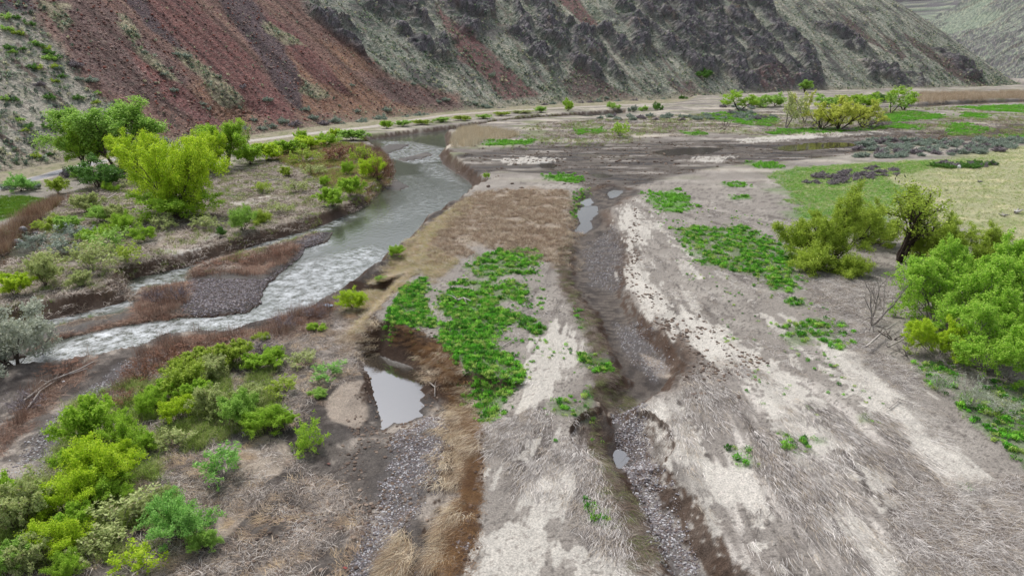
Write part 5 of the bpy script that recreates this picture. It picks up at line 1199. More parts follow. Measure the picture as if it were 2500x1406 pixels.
sages(sorted(rs, key=lambda q: q[1]), 'grey sagebrush in the belt beyond the meadow', 'sagebrush belt beyond the meadow', on_hill=False)
rs = [(1990 + 40 * math.sin(i * 1.7) + 190 * (i / 34), 446 - 28 * (i / 34) + 9 * math.sin(i * 2.3), rg.uniform(18, 30)) for i in range(34)]
sages(rs, 'grey-purple sagebrush on the green meadow', 'sagebrush on the green meadow', on_hill=False, mat=L_PU)
rs = [(2260 + 175 * rg.rand(), 402 + 10 * rg.rand(), 26) for i in range(20)]
sages(rs, 'dark green low bush at the meadow edge', 'low bushes at the meadow edge', on_hill=False, mat=L_DK)
rs = [(1460 + 440 * rg.rand(), 284 + 12 * rg.rand(), rg.uniform(14, 22)) for i in range(44)] + [(1650 + 240 * rg.rand(), 262 + 22 * rg.rand(), 18) for i in range(14)]
sages(rs, 'grey sagebrush on the far flat', 'sagebrush on the far flat', on_hill=False)
# ---------------------------------------------------------------- ground cover nobody could count
def proto_mesh(name, verts, faces, mat): return mesh_np(name, verts, faces, [mat])

def blades(name, seed, n, L, lean, fan, width, mat, base=.12, curl=.5, segs=2, two=True):
    """a tuft of thin grass blades; lean 0 stands up, 1 lies along +x"""
    r = np.random.RandomState(seed); V = []; F = []; c = 0
    for i in range(n):
        a = r.normal(0, fan) if fan < 2 else r.rand() * 6.28
        l = L * r.uniform(.5, 1.15); p = np.array([r.normal(0, base), r.normal(0, base), 0.0])
        el = (1 - lean) * 1.35 + r.normal(0, .12) + .05; pts = [p]
        for k in range(segs):
            e = el - curl * k; d = np.array([math.cos(a) * math.cos(e), math.sin(a) * math.cos(e), math.sin(e)]); q = pts[-1] + d * l / segs; q[2] = max(q[2], .012); pts.append(q); a += r.normal(0, .15)
        s = np.array([-math.sin(a), math.cos(a), r.normal(0, .3)]); w = width * r.uniform(.6, 1.2)
        for k, q in enumerate(pts[:-1]): V += [q - s * w * .5 * (1 - .3 * k), q + s * w * .5 * (1 - .3 * k)]
        V += [pts[-1] - s * w * .12, pts[-1] + s * w * .12]
        for k in range(segs): F.append([c + 2 * k, c + 2 * k + 1, c + 2 * k + 3, c + 2 * k + 2])
        c += 2 * (segs + 1)
    return proto_mesh(name, np.array(V), np.array(F), mat)

def leafy(name, seed, n, L, w, mat, rad=.16, up=.9):
    r = np.random.RandomState(seed); V = []; F = []; c = 0
    for i in range(n):
        a = r.rand() * 6.28; e = r.uniform(.3, up * 1.5); d = np.array([math.cos(a) * math.cos(e), math.sin(a) * math.cos(e), math.sin(e)])
        q = rad * math.sqrt(r.rand()); b = r.rand() * 6.28; p = np.array([q * math.cos(b), q * math.sin(b), r.uniform(0, L * .8)]); l = L * r.uniform(.5, 1.1)
        s = np.array([-math.sin(a), math.cos(a), 0]) * w * .5; V += [p, p + d * l * .5 + s, p + d * l, p + d * l * .5 - s]; F.append([c, c + 1, c + 2, c + 3]); c += 4
    return proto_mesh(name, np.array(V), np.array(F), mat)

def stone(name, seed, mat, flat=.7):
    import bmesh
    bm = bmesh.new(); bmesh.ops.create_icosphere(bm, subdivisions=1, radius=.5); r = np.random.RandomState(seed)
    for v in bm.verts: v.co *= r.uniform(.72, 1.2); v.co.z *= flat
    me = bpy.data.meshes.new(name); bm.to_mesh(me); bm.free(); me.materials.append(mat); return me

def scatter(name, protos, pos, rotz, scale, tint, label, tilt=None):
    n = len(pos)
    if n == 0: return
    me = bpy.data.meshes.new(name); me.vertices.add(n); me.vertices.foreach_set('co', np.asarray(pos, np.float32).ravel())
    rot = np.zeros((n, 3), np.float32); rot[:, 2] = rotz
    if tilt is not None: rot[:, :2] = tilt
    sc = np.asarray(scale, np.float32); sc = np.repeat(sc[:, None], 3, 1) if sc.ndim == 1 else sc
    for nm, ty, da, key in (('rot', 'FLOAT_VECTOR', rot, 'vector'), ('scl', 'FLOAT_VECTOR', sc, 'vector'), ('tint', 'FLOAT_COLOR', rgba(tint), 'color')):
        a = me.attributes.new(nm, ty, 'POINT'); a.data.foreach_set(key, np.asarray(da, np.float32).ravel())
    a = me.attributes.new('idx', 'INT', 'POINT'); a.data.foreach_set('value', np.random.RandomState(n).randint(0, len(protos), n).astype(np.int32))
    me.update(); o = link(bpy.data.objects.new(name, me)); tag(o, label, None, None, 'stuff')
    ng = bpy.data.node_groups.new(name + '_scatter', 'GeometryNodeTree')
    ng.interface.new_socket('Geometry', in_out='INPUT', socket_type='NodeSocketGeometry'); ng.interface.new_socket('Geometry', in_out='OUTPUT', socket_type='NodeSocketGeometry')
    N, L = ng.nodes, ng.links; gi = N.new('NodeGroupInput'); go = N.new('NodeGroupOutput')
    iop = N.new('GeometryNodeInstanceOnPoints'); g2i = N.new('GeometryNodeGeometryToInstance')
    for p in reversed(protos):
        ob = bpy.data.objects.new(name + '_piece', p); oi = N.new('GeometryNodeObjectInfo'); oi.inputs['Object'].default_value = ob; oi.transform_space = 'ORIGINAL'
        L.new(oi.outputs['Geometry'], g2i.inputs[0])
    def attr(nm, ty):
        a = N.new('GeometryNodeInputNamedAttribute'); a.data_type = ty; a.inputs['Name'].default_value = nm; return a.outputs['Attribute']
    L.new(gi.outputs[0], iop.inputs['Points']); L.new(g2i.outputs[0], iop.inputs['Instance']); iop.inputs['Pick Instance'].default_value = True
    L.new(attr('idx', 'INT'), iop.inputs['Instance Index']); L.new(attr('scl', 'FLOAT_VECTOR'), iop.inputs['Scale'])
    e2r = N.new('FunctionNodeEulerToRotation'); L.new(attr('rot', 'FLOAT_VECTOR'), e2r.inputs[0]); L.new(e2r.outputs[0], iop.inputs['Rotation'])
    L.new(iop.outputs[0], go.inputs[0]); md = o.modifiers.new('scatter', 'NODES'); md.node_group = ng
    return o

RG = np.random.RandomState(2024)
def sample(polys, n, z=0.0, soft=.4, warp=.6, freq=.6, thr=None, seed=700):
    """n points spread evenly in plan over the given outlines"""
    out = []; areas = []
    Ps = [PP(p, z) for p in polys]
    for p in Ps: x, y = p.T; areas.append(abs(np.dot(x, np.roll(y, 1)) - np.dot(y, np.roll(x, 1))) / 2)
    tot = sum(areas)
    for p, px, ar in zip(Ps, polys, areas):
        k = int(n * ar / tot) + 3; lo, hi = p.min(0), p.max(0); bb = (hi - lo).prod(); m = int(k * min(bb / max(ar, .1), 40) * 1.15) + 8
        q = RG.rand(m, 2) * (hi - lo) + lo; w = mask(px, q[:, 0], q[:, 1], z, soft, warp, freq, seed); q = q[w > RG.rand(m)]; out.append(q[:k * 2])
    q = np.concatenate(out); q = q[(np.abs(q[:, 0]) < .95 * (cP * q[:, 1] + 8))]
    return q[RG.permutation(len(q))[:n]]

def on_ground(q, sink=0.0): z = ground_height(q[:, 0], q[:, 1]) - sink; return np.column_stack([q, z])
def dry(p, margin=.05):
    """drop points that would stand in water"""
    k = np.ones(len(p), bool)
    for poly in (riverP, sideP, farP, pondP):
        inb = sdf(poly, p[:, 0], p[:, 1], 2) < margin
        if poly is riverP: inb &= p[:, 2] < ZW + .02
        k &= ~inb
    for pp, z in pudP: k &= ~(sdf(pp, p[:, 0], p[:, 1], 2) < 0)
    return k
def tints(n, cols, w=None, var=.15):
    c = np.array([lin(*x) for x in cols]); k = RG.choice(len(cols), n, p=w); return c[k] * RG.uniform(1 - var, 1 + var, (n, 1))
def flow_angle(x, y): return np.arctan2(y - FY, x - FX)

T_flat = [blades('lying_grass_tuft', s, 16, .85, .93, .16, .020, M_TUFT, .26, .10) for s in (1, 2, 3)]
T_mat = [blades('grass_mat_tuft', s, 22, .55, .80, .9, .014, M_TUFT, .20, .35) for s in (4, 5, 6)]
T_up = [blades('standing_grass_tuft', s, 24, .42, .25, 3, .014, M_TUFT, .12, .5) for s in (7, 8, 9)]
T_reed = [blades('reed_tuft', s, 22, 1.5, .06, 3, .022, M_TUFT, .3, .25) for s in (10, 11)]
T_hang = [blades('long_straw_tuft', s, 26, 1.0, .86, .45, .016, M_TUFT, .22, .45, 3) for s in (12, 13, 14)]
T_twig = [blades('twig_tangle', s, 14, .9, .75, 3, .026, M_TUFT, .3, .5, 3) for s in (15, 16, 17)]
T_tfar = [blades('twig_tangle', s, 12, 1.1, .65, 3, .06, M_TUFT, .35, .5, 3) for s in (31, 32, 33)]
T_leaf = [leafy('leafy_clump', s, n_, l_, .05, M_LEAFT, r_) for s, n_, l_, r_ in ((18, 40, .13, .17), (19, 26, .10, .20), (20, 54, .19, .16))]
T_hill = [leafy('bunch_grass', s, 22, .34, .12, M_LEAFT, .22) for s in (21, 22)]
T_stone = [stone('loose_stone', s, M_STONE) for s in (23, 24, 25)]
T_clod = [stone('mud_clod', s, M_STONE, .55) for s in (26, 27)]

def grass(name, protos, polys, n, z, cols, label, rot='flow', size=(.7, 1.3), sink=.01, w=None, patch=None, warp=.8, soft=.5, jit=.35, keepdry=True, freq=.6, sd=700):
    q = sample(polys, int(n * (1.6 if patch else 1)), z, soft, warp, freq, seed=sd)
    if patch:
        f, t = patch[:2]
        v = (fbm(flow_uv(q[:, 0], q[:, 1])[1] * 34, flow_uv(q[:, 0], q[:, 1])[0] * 7, 4, 101) + .35 * fbm(q[:, 0] / 1.1, q[:, 1] / 1.1, 3, 113) + .7 * fbm(q[:, 0] / 6, q[:, 1] / 6, 3, 771)) if f == 'streak' else fbm(q[:, 0] * f, q[:, 1] * f, 4, patch[2] if len(patch) > 2 else 711)
        q = q[v + .12 * RG.normal(size=len(q)) > t]
    p = on_ground(q, sink)
    if 'flattened' in name:
        k_ = sdf(chanP, p[:, 0], p[:, 1], 6) > .35 + .5 * RG.rand(len(p))
        for cp, wp_ in CRUST[:12]: k_ &= (mask(cp, p[:, 0], p[:, 1], 0, .2, wp_ * 2, 1.3, 171) < .5) | (RG.rand(len(p)) < .12)
        p = p[k_]
    if keepdry: p = p[dry(p)]
    n = len(p)
    if rot == 'flow': a = flow_angle(p[:, 0], p[:, 1]) + RG.normal(0, jit, n)
    elif rot == 'any': a = RG.rand(n) * 6.28
    elif callable(rot): a = rot(p) + RG.normal(0, jit, n)
    else: a = rot + RG.normal(0, jit, n)
    return scatter(name, protos, p, a, RG.uniform(size[0], size[1], n), tints(n, cols, w), label)

DRY = [(196, 190, 184), (168, 160, 154), (122, 114, 108), (220, 214, 208), (176, 164, 148)]
grass('flattened_grass', T_flat, [FLAT_DRY], 4600, 0, DRY, 'grey dry grass combed flat by the flood on the right foreground', patch=('streak', .10), size=(.5, 1.2), jit=.16)
grass('flattened_grass', T_flat, [FLAT_MID, FLAT_MID2], 2000, 0, DRY, 'grey dry grass combed flat in the middle foreground', patch=('streak', -.05), size=(.4, 1.0), jit=.25)
grass('flattened_grass', T_flat, [[(1560, 480), (1800, 500), (1900, 620), (2100, 720), (2220, 900), (2450, 1150), (2100, 1000), (1750, 870), (1640, 760), (1560, 640)], [(1180, 840), (1330, 700), (1400, 760), (1460, 880), (1420, 1050), (1300, 980)]], 5000, 0, DRY, 'thin scattered dry grass on the sand', patch=('streak', .1), size=(.45, .9), jit=.5)
grass('dry_grass', T_mat, [[(2230, 1180), (2400, 1160), (2900, 1180), (2900, 1500), (2240, 1500), (2200, 1330), (2180, 1250)], [(2100, 680), (2180, 720), (2120, 860), (2300, 920), (2200, 960), (2060, 850), (1960, 700), (2000, 670)]], 4500, 0, DRY, 'matted dry grass at the lower right', size=(.6, 1.2), jit=.6)
grass('brown_grass', T_up, [STRAW], 7000, 0, [(192, 172, 148), (170, 148, 126), (146, 126, 108), (210, 196, 174)], 'standing brown dry grass on the terrace', rot='any', size=(.5, 1.3), patch=(.3, -.15), warp=3.5, soft=1.6, freq=.35, sd=151)
grass('brown_grass', T_mat, [BANK_TAN, [(960, 660), (1040, 610), (1120, 650), (1060, 700), (1030, 670), (960, 730), (900, 800), (850, 790)]], 6000, -.5, [(192, 170, 136), (170, 150, 118), (160, 158, 96), (196, 186, 172)], 'tan grass hanging on the river bank', rot=2.6, size=(.6, 1.2), jit=.7)
for poly, wp in SCARP_STRAW:
    grass('long_straw', T_hang, [poly], (90 if poly[0][0] == 1000 else 240) if poly[0][0] < 1090 or poly[0][1] < 1000 else 480, -1.2, [(198, 180, 150), (162, 140, 114), (122, 102, 84), (218, 204, 180)], 'long tan straw draped over the slumped cut bank', rot=lambda p: np.full(len(p), -2.1), size=(.6, 1.15), jit=.5, warp=.6)
ED = [(1180, 1110), (1182, 1040), (1172, 1010), (1162, 975), (1140, 945), (1128, 905), (1105, 868), (1078, 838), (1040, 822), (1000, 800), (960, 792), (1010, 815), (1060, 850), (1090, 890), (1110, 930), (1140, 980), (1150, 1020), (1155, 1080), (1140, 1200), (1120, 1300), (1090, 1420), (1130, 1420), (1160, 1290), (1180, 1190)]
grass('long_straw', T_hang, [ED], 1500, 0, [(150, 118, 82), (120, 90, 64), (100, 76, 58)], 'brown straw and roots on the lip of the cut bank', rot=lambda p: np.full(len(p), 3.6), size=(.4, .8), jit=.6, warp=.3)
grass('twig_litter', T_twig, [LOWER_DEBRIS], 9500, ZF, [(184, 174, 164), (136, 126, 118), (212, 203, 194), (84, 74, 68), (180, 162, 142)], 'grey-brown twigs and flood litter on the lower plain', rot='any', size=(.35, 1.0), patch=(.35, .02, 713))
grass('twig_litter', T_hang, [LOWER_DEBRIS], 2000, ZF, [(214, 190, 154), (184, 160, 132), (156, 138, 124)], 'combed straw heaps on the lower plain', rot=lambda p: 2.5 + 2 * fbm(p[:, 0] / 6, p[:, 1] / 6, 2, 717), size=(.5, 1.0), patch=(.5, .08, 719), jit=.4)
grass('twig_litter', T_tfar, [ISLAND], 15000, ZL, [(190, 178, 164), (150, 136, 122), (210, 198, 186), (96, 82, 72)], 'driftwood twigs and dead grass over the left bank', rot='any', size=(.4, 1.1), patch=(.3, -.05, 721))
grass('low_green_plants', T_up, [ISLAND], 9000, ZL, [(150, 166, 84), (132, 160, 70), (168, 172, 108)], 'low green and olive regrowth on the left bank', rot='any', size=(.7, 1.5), patch=(.25, .08, 723))
grass('low_green_plants', T_up, [[(660, 385), (760, 350), (880, 350), (945, 385), (950, 430), (900, 480), (830, 470), (740, 420)]], 5000, ZL, [(160, 170, 80), (164, 132, 96), (170, 140, 116), (142, 168, 66)], 'mixed olive and rusty stems on the willow point', rot='any', size=(1.0, 2.2), patch=(.25, -.15, 725))
grass('low_green_plants', T_up, [[(150, 1000), (400, 900), (640, 880), (700, 1040), (400, 1120), (380, 1340), (0, 1420), (-60, 1250), (120, 1140)]], 4500, ZF, [(150, 172, 84), (132, 158, 66), (180, 182, 124)], 'lime and straw undergrowth among the front willows', rot='any', size=(.8, 1.7), patch=(.4, .0, 773))
grass('red_brush_litter', T_twig, [p for p, _ in BANK_RED], 5000, ZF, [(150, 118, 100), (122, 98, 86), (172, 148, 130)], 'low rusty twigs along the water edge', rot='any', size=(.5, 1.1), patch=(.4, -.2, 727))
grass('red_brush_litter', T_reed, [p for p, _ in BANK_RED] + [p for p, _ in BAR_RED], 2200, -1.8, [(142, 112, 96), (112, 92, 82), (168, 146, 128)], 'standing leafless brown brush along the river', rot='any', size=(.35, .8), patch=(.35, .0, 777))
grass('red_brush_litter', T_twig, [p for p, _ in BAR_RED], 2600, ZW, [(160, 126, 106), (134, 104, 90), (180, 160, 142)], 'brown flood-bent stems on the river islands', rot='any', size=(.5, 1.1), patch=(.5, -.2, 729))
# edges of the left bank: dead roots hanging to the water
EDG = [(860, 515), (800, 538), (740, 555), (660, 575), (600, 592), (530, 618), (450, 638), (380, 655), (310, 672), (300, 700), (310, 712), (290, 728), (200, 752), (60, 775), (60, 795), (200, 775), (300, 748), (330, 700), (400, 680), (540, 640), (640, 600), (740, 575), (860, 530)]
grass('root_fringe', T_hang, [EDG], 2600, -1.4, [(160, 142, 126), (120, 102, 88), (190, 172, 152)], 'dead grass and roots fringing the cut left bank', rot=-1.0, size=(.5, 1.0), jit=.6)
EDF = [(890, 345), (1000, 330), (1100, 316), (1200, 302), (1300, 292), (1400, 283), (1500, 276), (1500, 270), (1400, 275), (1300, 283), (1200, 293), (1100, 308), (1000, 322), (880, 338)]
grass('bank_growth', T_up, [EDF], 3500, ZL, [(112, 128, 52), (126, 112, 78), (100, 96, 60)], 'green and brown growth on the far cut bank', rot='any', size=(1.2, 2.4))
grass('reeds', T_reed, [REEDS], 1500, 0, [(206, 192, 164), (188, 172, 142), (216, 206, 184)], 'pale dry reeds at the inside of the far bend', rot='any', size=(.7, 1.15), warp=1.0)
grass('reeds', T_reed, [REEDS_FAR], 6000, 0, [(204, 188, 164), (184, 166, 140), (172, 150, 126)], 'pale dry reed bed beyond the far river', rot='any', size=(1.0, 1.9), warp=3, freq=.1)
grass('bank_growth', T_reed, [[(0, 560), (100, 500), (170, 480), (120, 520), (50, 570), (20, 640), (-60, 640)]], 900, ZL, [(156, 128, 108), (134, 104, 84), (186, 164, 138)], 'tall dry reddish grass beside the side stream', rot='any', size=(.5, 1.0))
grass('verge_grass', T_up, [[(0, 480), (60, 478), (130, 490), (150, 500), (90, 520), (40, 530), (-100, 560), (-200, 520)]], 3500, ZL, [(96, 134, 34), (118, 150, 44)], 'green grass verge between road and side stream', rot='any', size=(.6, 1.1))
# green leafy cover
PUL = [(112, 186, 56), (88, 160, 46), (150, 208, 78), (70, 124, 42), (176, 200, 104), (124, 176, 66)]
near_g = [g for g in GREEN if g[0][0][1] > 500 and g[0][0][0] > 600]; far_g = [g for g in GREEN if g[0][0][1] <= 500 and g[1] > .15]
for i, (poly, wp, den) in enumerate(near_g):
    if den < .1: continue
    p = PP(poly); x, y = p.T; ar = abs(np.dot(x, np.roll(y, 1)) - np.dot(y, np.roll(x, 1))) / 2
    n = int(min(ar * (20 if den > .75 else 15) * den, 7000))
    grass('leafy_ground_cover', T_up, [poly], n // 3, 0, [(110, 150, 60), (140, 168, 80), (170, 170, 120)], 'thin green grass growing through the leafy plants', rot='any', size=(.3, .8), warp=wp * 2.4, soft=1.0, sd=301 + i)
    grass('leafy_ground_cover', T_leaf, [poly], n, 0, PUL, 'bright green leafy plants spreading over the sand', rot='any', size=(.45, 1.35), warp=wp * 1.6, soft=.5, patch=(.7, -.22 if den > .9 else .0, 731), freq=1.0, sd=301 + i)
grass('leafy_ground_cover', T_leaf, [[(960, 800), (940, 760), (1030, 680), (1060, 700), (1320, 610), (1340, 830), (1290, 930), (1220, 1020), (1170, 1000), (1130, 880)]], 1600, 0, PUL, 'stray green seedlings among the sand of the terrace', rot='any', size=(.4, .9), patch=(.7, .12, 733))
grass('leafy_ground_cover', T_leaf, [[(1560, 470), (1900, 540), (2080, 840), (2200, 1000), (1900, 1100), (1760, 860), (1660, 640)], [(1300, 830), (1420, 820), (1500, 900), (1460, 1100), (1440, 1240), (1320, 1100)]], 1500, 0, PUL, 'scattered small green seedlings on the open sand', rot='any', size=(.4, .9), patch=(.4, .22, 735))
grass('leafy_ground_cover', T_leaf, [g[0] for g in far_g if g[0][0][0] > 600], 13000, 0, [(112, 176, 56), (132, 190, 70)], 'green grass and leafy patches on the far flat', rot='any', size=(.9, 1.8), warp=3.5, soft=2, freq=.25, patch=(.2, -.1, 745))
grass('meadow_grass', T_up, [MEADOW], 16000, 0, [(200, 196, 152), (222, 214, 184), (150, 172, 96), (176, 182, 126)], 'short tan and green grass of the right meadow', rot='any', size=(.5, 1.0), warp=3, freq=.15)
grass('meadow_grass', T_up, [MEADOW_G], 11000, 0, [(110, 168, 62), (144, 190, 84), (176, 186, 120)], 'bright green grass of the near meadow side', rot='any', size=(.5, 1.0), warp=3, freq=.15)
grass('mud_litter', T_tfar, [MUD], 3000, 0, [(92, 78, 68), (110, 96, 84)], 'dark sticks and turf scraps over the mud flat', rot='any', size=(.3, .9), patch=(.15, .0, 737))
grass('mud_litter', T_tfar, [[(1300, 300), (1900, 270), (2300, 290), (2500, 290), (2500, 345), (1900, 330), (1350, 345)]], 4500, 0, [(130, 116, 104), (180, 166, 148), (84, 72, 64)], 'dark scraps of turf on the far sand', rot='any', size=(.6, 1.4), patch=(.12, -.02, 739))
grass('low_green_plants', T_up, [[(1280, 310), (1500, 290), (1900, 272), (2300, 262), (2600, 262), (2600, 345), (2100, 318), (1700, 335), (1200, 372)]], 9000, 0, [(130, 156, 76), (160, 176, 104), (150, 136, 110)], 'sparse green regrowth on the far flat', rot='any', size=(1.0, 2.2), patch=(.07, .06, 775))
CLF = PP(CHAN, -.3)
grass('channel_edge_grass', T_hang, [[(1393, 560), (1381, 650), (1386, 700), (1424, 750), (1446, 800), (1482, 868), (1455, 880), (1420, 800), (1385, 740), (1360, 690), (1362, 620)], [(1445, 1000), (1475, 1100), (1490, 1150), (1528, 1230), (1568, 1310), (1605, 1406), (1540, 1406), (1500, 1280), (1450, 1150), (1425, 1030)], [(1480, 900), (1560, 960), (1500, 985), (1440, 960)]], 1300, -.2, [(128, 112, 98), (150, 138, 126), (100, 86, 74), (120, 128, 80)], 'limp grass hanging over the rim of the dry channel', rot=-.6, size=(.45, .9), jit=.5)

def stones(name, protos, polys, n, z, size, cols, label, patch=None, sink=.0, pw=2.2):
    q = sample(polys, n, z, .5, .8, .8, seed=741)
    if patch: q = q[fbm(q[:, 0] * patch[0], q[:, 1] * patch[0], 4, patch[2]) + .1 * RG.normal(size=len(q)) > patch[1]]
    p = on_ground(q); p = p[p[:, 2] > ZW - .12]; m = len(p); s = size[0] + (size[1] - size[0]) * RG.rand(m) ** pw; p[:, 2] += s * .12 - sink
    return scatter(name, protos, p, RG.rand(m) * 6.28, np.column_stack([s * RG.uniform(.8, 1.3, m), s, s * .8]), tints(m, cols, None, .2), label)
GC = [(128, 124, 126), (108, 102, 102), (92, 86, 88), (164, 162, 162), (110, 98, 92)]
stones('river_pebbles', T_stone, [GRAVEL[0][0]], 12000, ZF, (.03, .13), GC, 'grey pebbles in the drained bed below the pond', (.5, -.15, 743))
stones('river_pebbles', T_stone, [GRAVEL[1][0]], 12000, ZF, (.03, .15), GC, 'dark gravel between the river and the front willows', (.4, -.2, 745))
stones('river_pebbles', T_stone, [GRAVEL[2][0]], 15000, ZW, (.05, .2), [(104, 98, 102), (88, 82, 84), (138, 132, 132), (84, 72, 64)], 'blue-grey cobbles of the river bar', (.3, -.45, 747))
stones('river_pebbles', T_stone, [GRAVEL[3][0], GRAVEL[5][0]], 5000, -.9, (.04, .14), GC, 'fine gravel on the floor of the dry channel', (.5, -.1, 749))
stones('river_pebbles', T_stone, [GRAVEL[4][0]], 8000, -1.2, (.03, .15), GC, 'pebbles and cobbles in the lower dry channel', (.6, -.25, 751))
MC = [(98, 84, 74), (82, 70, 62), (120, 106, 94)]
stones('mud_clods', T_clod, [[(880, 870), (1060, 900), (1100, 1000), (1080, 1180), (1000, 1300), (900, 1420), (600, 1420), (560, 1300), (800, 1180), (860, 1050)]], 4500, ZF, (.04, .26), MC, 'crumbled mud on the drained floor around the pond', (.45, -.05, 753), pw=4)
stones('mud_clods', T_clod, [ED], 600, -.6, (.05, .28), [(76, 62, 52), (62, 50, 44), (92, 74, 60)], 'fallen blocks of brown earth under the cut bank', pw=3)
stones('mud_clods', T_clod, [[(1560, 760), (1700, 760), (1900, 900), (1800, 980), (1700, 880), (1640, 820)], [(1550, 480), (1540, 600), (1530, 700), (1600, 800), (1690, 880), (1640, 960), (1720, 980), (1760, 880), (1640, 760), (1570, 680), (1560, 560)]], 2200, 0, (.05, .32), MC, 'dark mud crumbs along the rim of the dry channel', (.4, .0, 755), pw=3)
stones('mud_clods', T_clod, [MUD, [(1120, 360), (1300, 300), (1700, 290), (1700, 420), (1400, 470), (1180, 470)]], 5000, 0, (.1, .7), MC, 'dark lumps of turf stranded on the mud flat', (.12, .0, 757), pw=4)

# slope cover: stones of the scree and bunch grass, spread over the hillside surface
def slope_scatter(name, protos, n, test, size, cols, label, srange=(40, 560), drange=(1, 75)):
    k, q = HK[0]; idx = RG.randint(0, len(q), int(n * 3)); p = q[idx] + RG.normal(0, .25, (len(idx), 3)) * [1, 1, 0]
    s, d = sd_line(HB, p[:, 0], p[:, 1], 1.0); w = test(s, d); ok = (RG.rand(len(p)) < w) & (d > drange[0]); p = p[ok][:n]; m = len(p)
    sz = size[0] + (size[1] - size[0]) * RG.rand(m) ** 2.5
    return scatter(name, protos, p, RG.rand(m) * 6.28, sz, tints(m, cols, None, .2), label)
tal = lambda s, d: reg('talus', s, d, 2, 2, .1, 7)
slope_scatter('scree_stones', T_stone, 14000, lambda s, d: np.clip(tal(s, d) * .5 + reg('dark', s, d, 1, 2, .2, 17) + .3 * reg('brown', s, d, 1.2, 2, .2, 11), 0, 1) * (1 - reg('grass', s, d, .8, 2, .3, 19)), (.15, .95), [(104, 78, 72), (84, 66, 64), (132, 108, 98), (120, 76, 66), (150, 128, 118)], 'loose stones over the red and dark scree')
slope_scatter('bunch_grass', T_hill, 15000, lambda s, d: np.clip(1 - tal(s, d) * .97 + reg('grass', s, d, .8, 2, .3, 19), 0, 1) * (1 - .6 * reg('rock', s, d, 2, 3, .12, 3)) * (1 - .55 * reg('leftg', s, d, 1.5, 2, .2, 9)) * sstep(-.3, .2, fbm(s / 4, d / 7, 3, 761)), (.7, 2.2), [(136, 154, 118), (160, 174, 152), (96, 114, 98), (196, 194, 162), (84, 100, 84)], 'grey-green bunch grass and small sagebrush dotting the hillside')
slope_scatter('bunch_grass', T_hill, 2200, lambda s, d: tal(s, d) * .25 * sstep(.0, .4, fbm(s / 9, d / 16, 3, 763)) + tal(s, d) * .7 * (1 - sstep(2, 9, d)), (.7, 1.8), [(164, 172, 148), (180, 180, 156)], 'sparse grey tufts growing on the scree')
# ---------------------------------------------------------------- single small things
def ground_pt(px, py, z=0.0):
    X, Y = P(px, py, z)
    for _ in range(3): Z = float(ground_height(np.array([X]), np.array([Y]))[0]); X, Y = P(px, py, Z)
    return X, Y, Z
def m_per_px(X, Y, Z): return (cP * Y - sP * (Z - CAM_H)) / FPX
def simple_mat(name, c, rough=.8):
    m, nt, b = new_mat(name); b.inputs['Base Color'].default_value = (*lin(*c), 1); b.inputs['Roughness'].default_value = rough
    n = nt.nodes.new('ShaderNodeTexNoise'); n.inputs['Scale'].default_value = 7; bp = nt.nodes.new('ShaderNodeBump'); bp.inputs['Distance'].default_value = .03
    nt.links.new(n.outputs[0], bp.inputs['Height']); nt.links.new(bp.outputs[0], b.inputs['Normal']); return m
import bmesh
def boulder(px, py, w, z, label, c=(150, 148, 150), seed=0):
    X, Y, Z = ground_pt(px, py, z); Z = max(Z, z); bm = bmesh.new(); bmesh.ops.create_icosphere(bm, subdivisions=3, radius=.5); r = np.random.RandomState(seed)
    o3 = r.rand(3) * 9
    for v in bm.verts:
        k = 1 + .28 * float(pn(v.co.x * 2 + o3[0], v.co.y * 2 + v.co.z + o3[1], 5)) + .12 * float(pn(v.co.x * 5 + o3[0], v.co.z * 5 + v.co.y * 2, 6)); v.co *= k; v.co.z *= .62
    me = bpy.data.meshes.new('boulder'); bm.to_mesh(me); bm.free(); me.materials.append(simple_mat('boulder_grey', c)); W = w * m_per_px(X, Y, Z)
    o = link(bpy.data.objects.new('boulder', me)); o.location = (X, Y, Z + W * .12); o.scale = (W, W * .8, W); o.rotation_euler = (0, 0, seed); tag(o, label, 'boulder', 'boulders in the side stream')
    for p in me.polygons: p.use_smooth = True
boulder(44, 598, 27, ZW, 'round grey boulder standing in the side stream by its left bank', seed=1)
boulder(80, 548, 26, ZL - .6, 'largest grey boulder at the head of the side stream', seed=2)
boulder(98, 560, 22, ZL - .8, 'flat grey boulder right of the largest one', seed=3)
boulder(56, 562, 20, ZL - .9, 'half-hidden grey boulder left of the largest one', seed=4)
boulder(84, 588, 20, ZW, 'low flat pale rock awash in the side stream', seed=5)
boulder(90, 575, 18, ZW, 'small dark wet rock below the flat boulder', (104, 100, 104), seed=6)

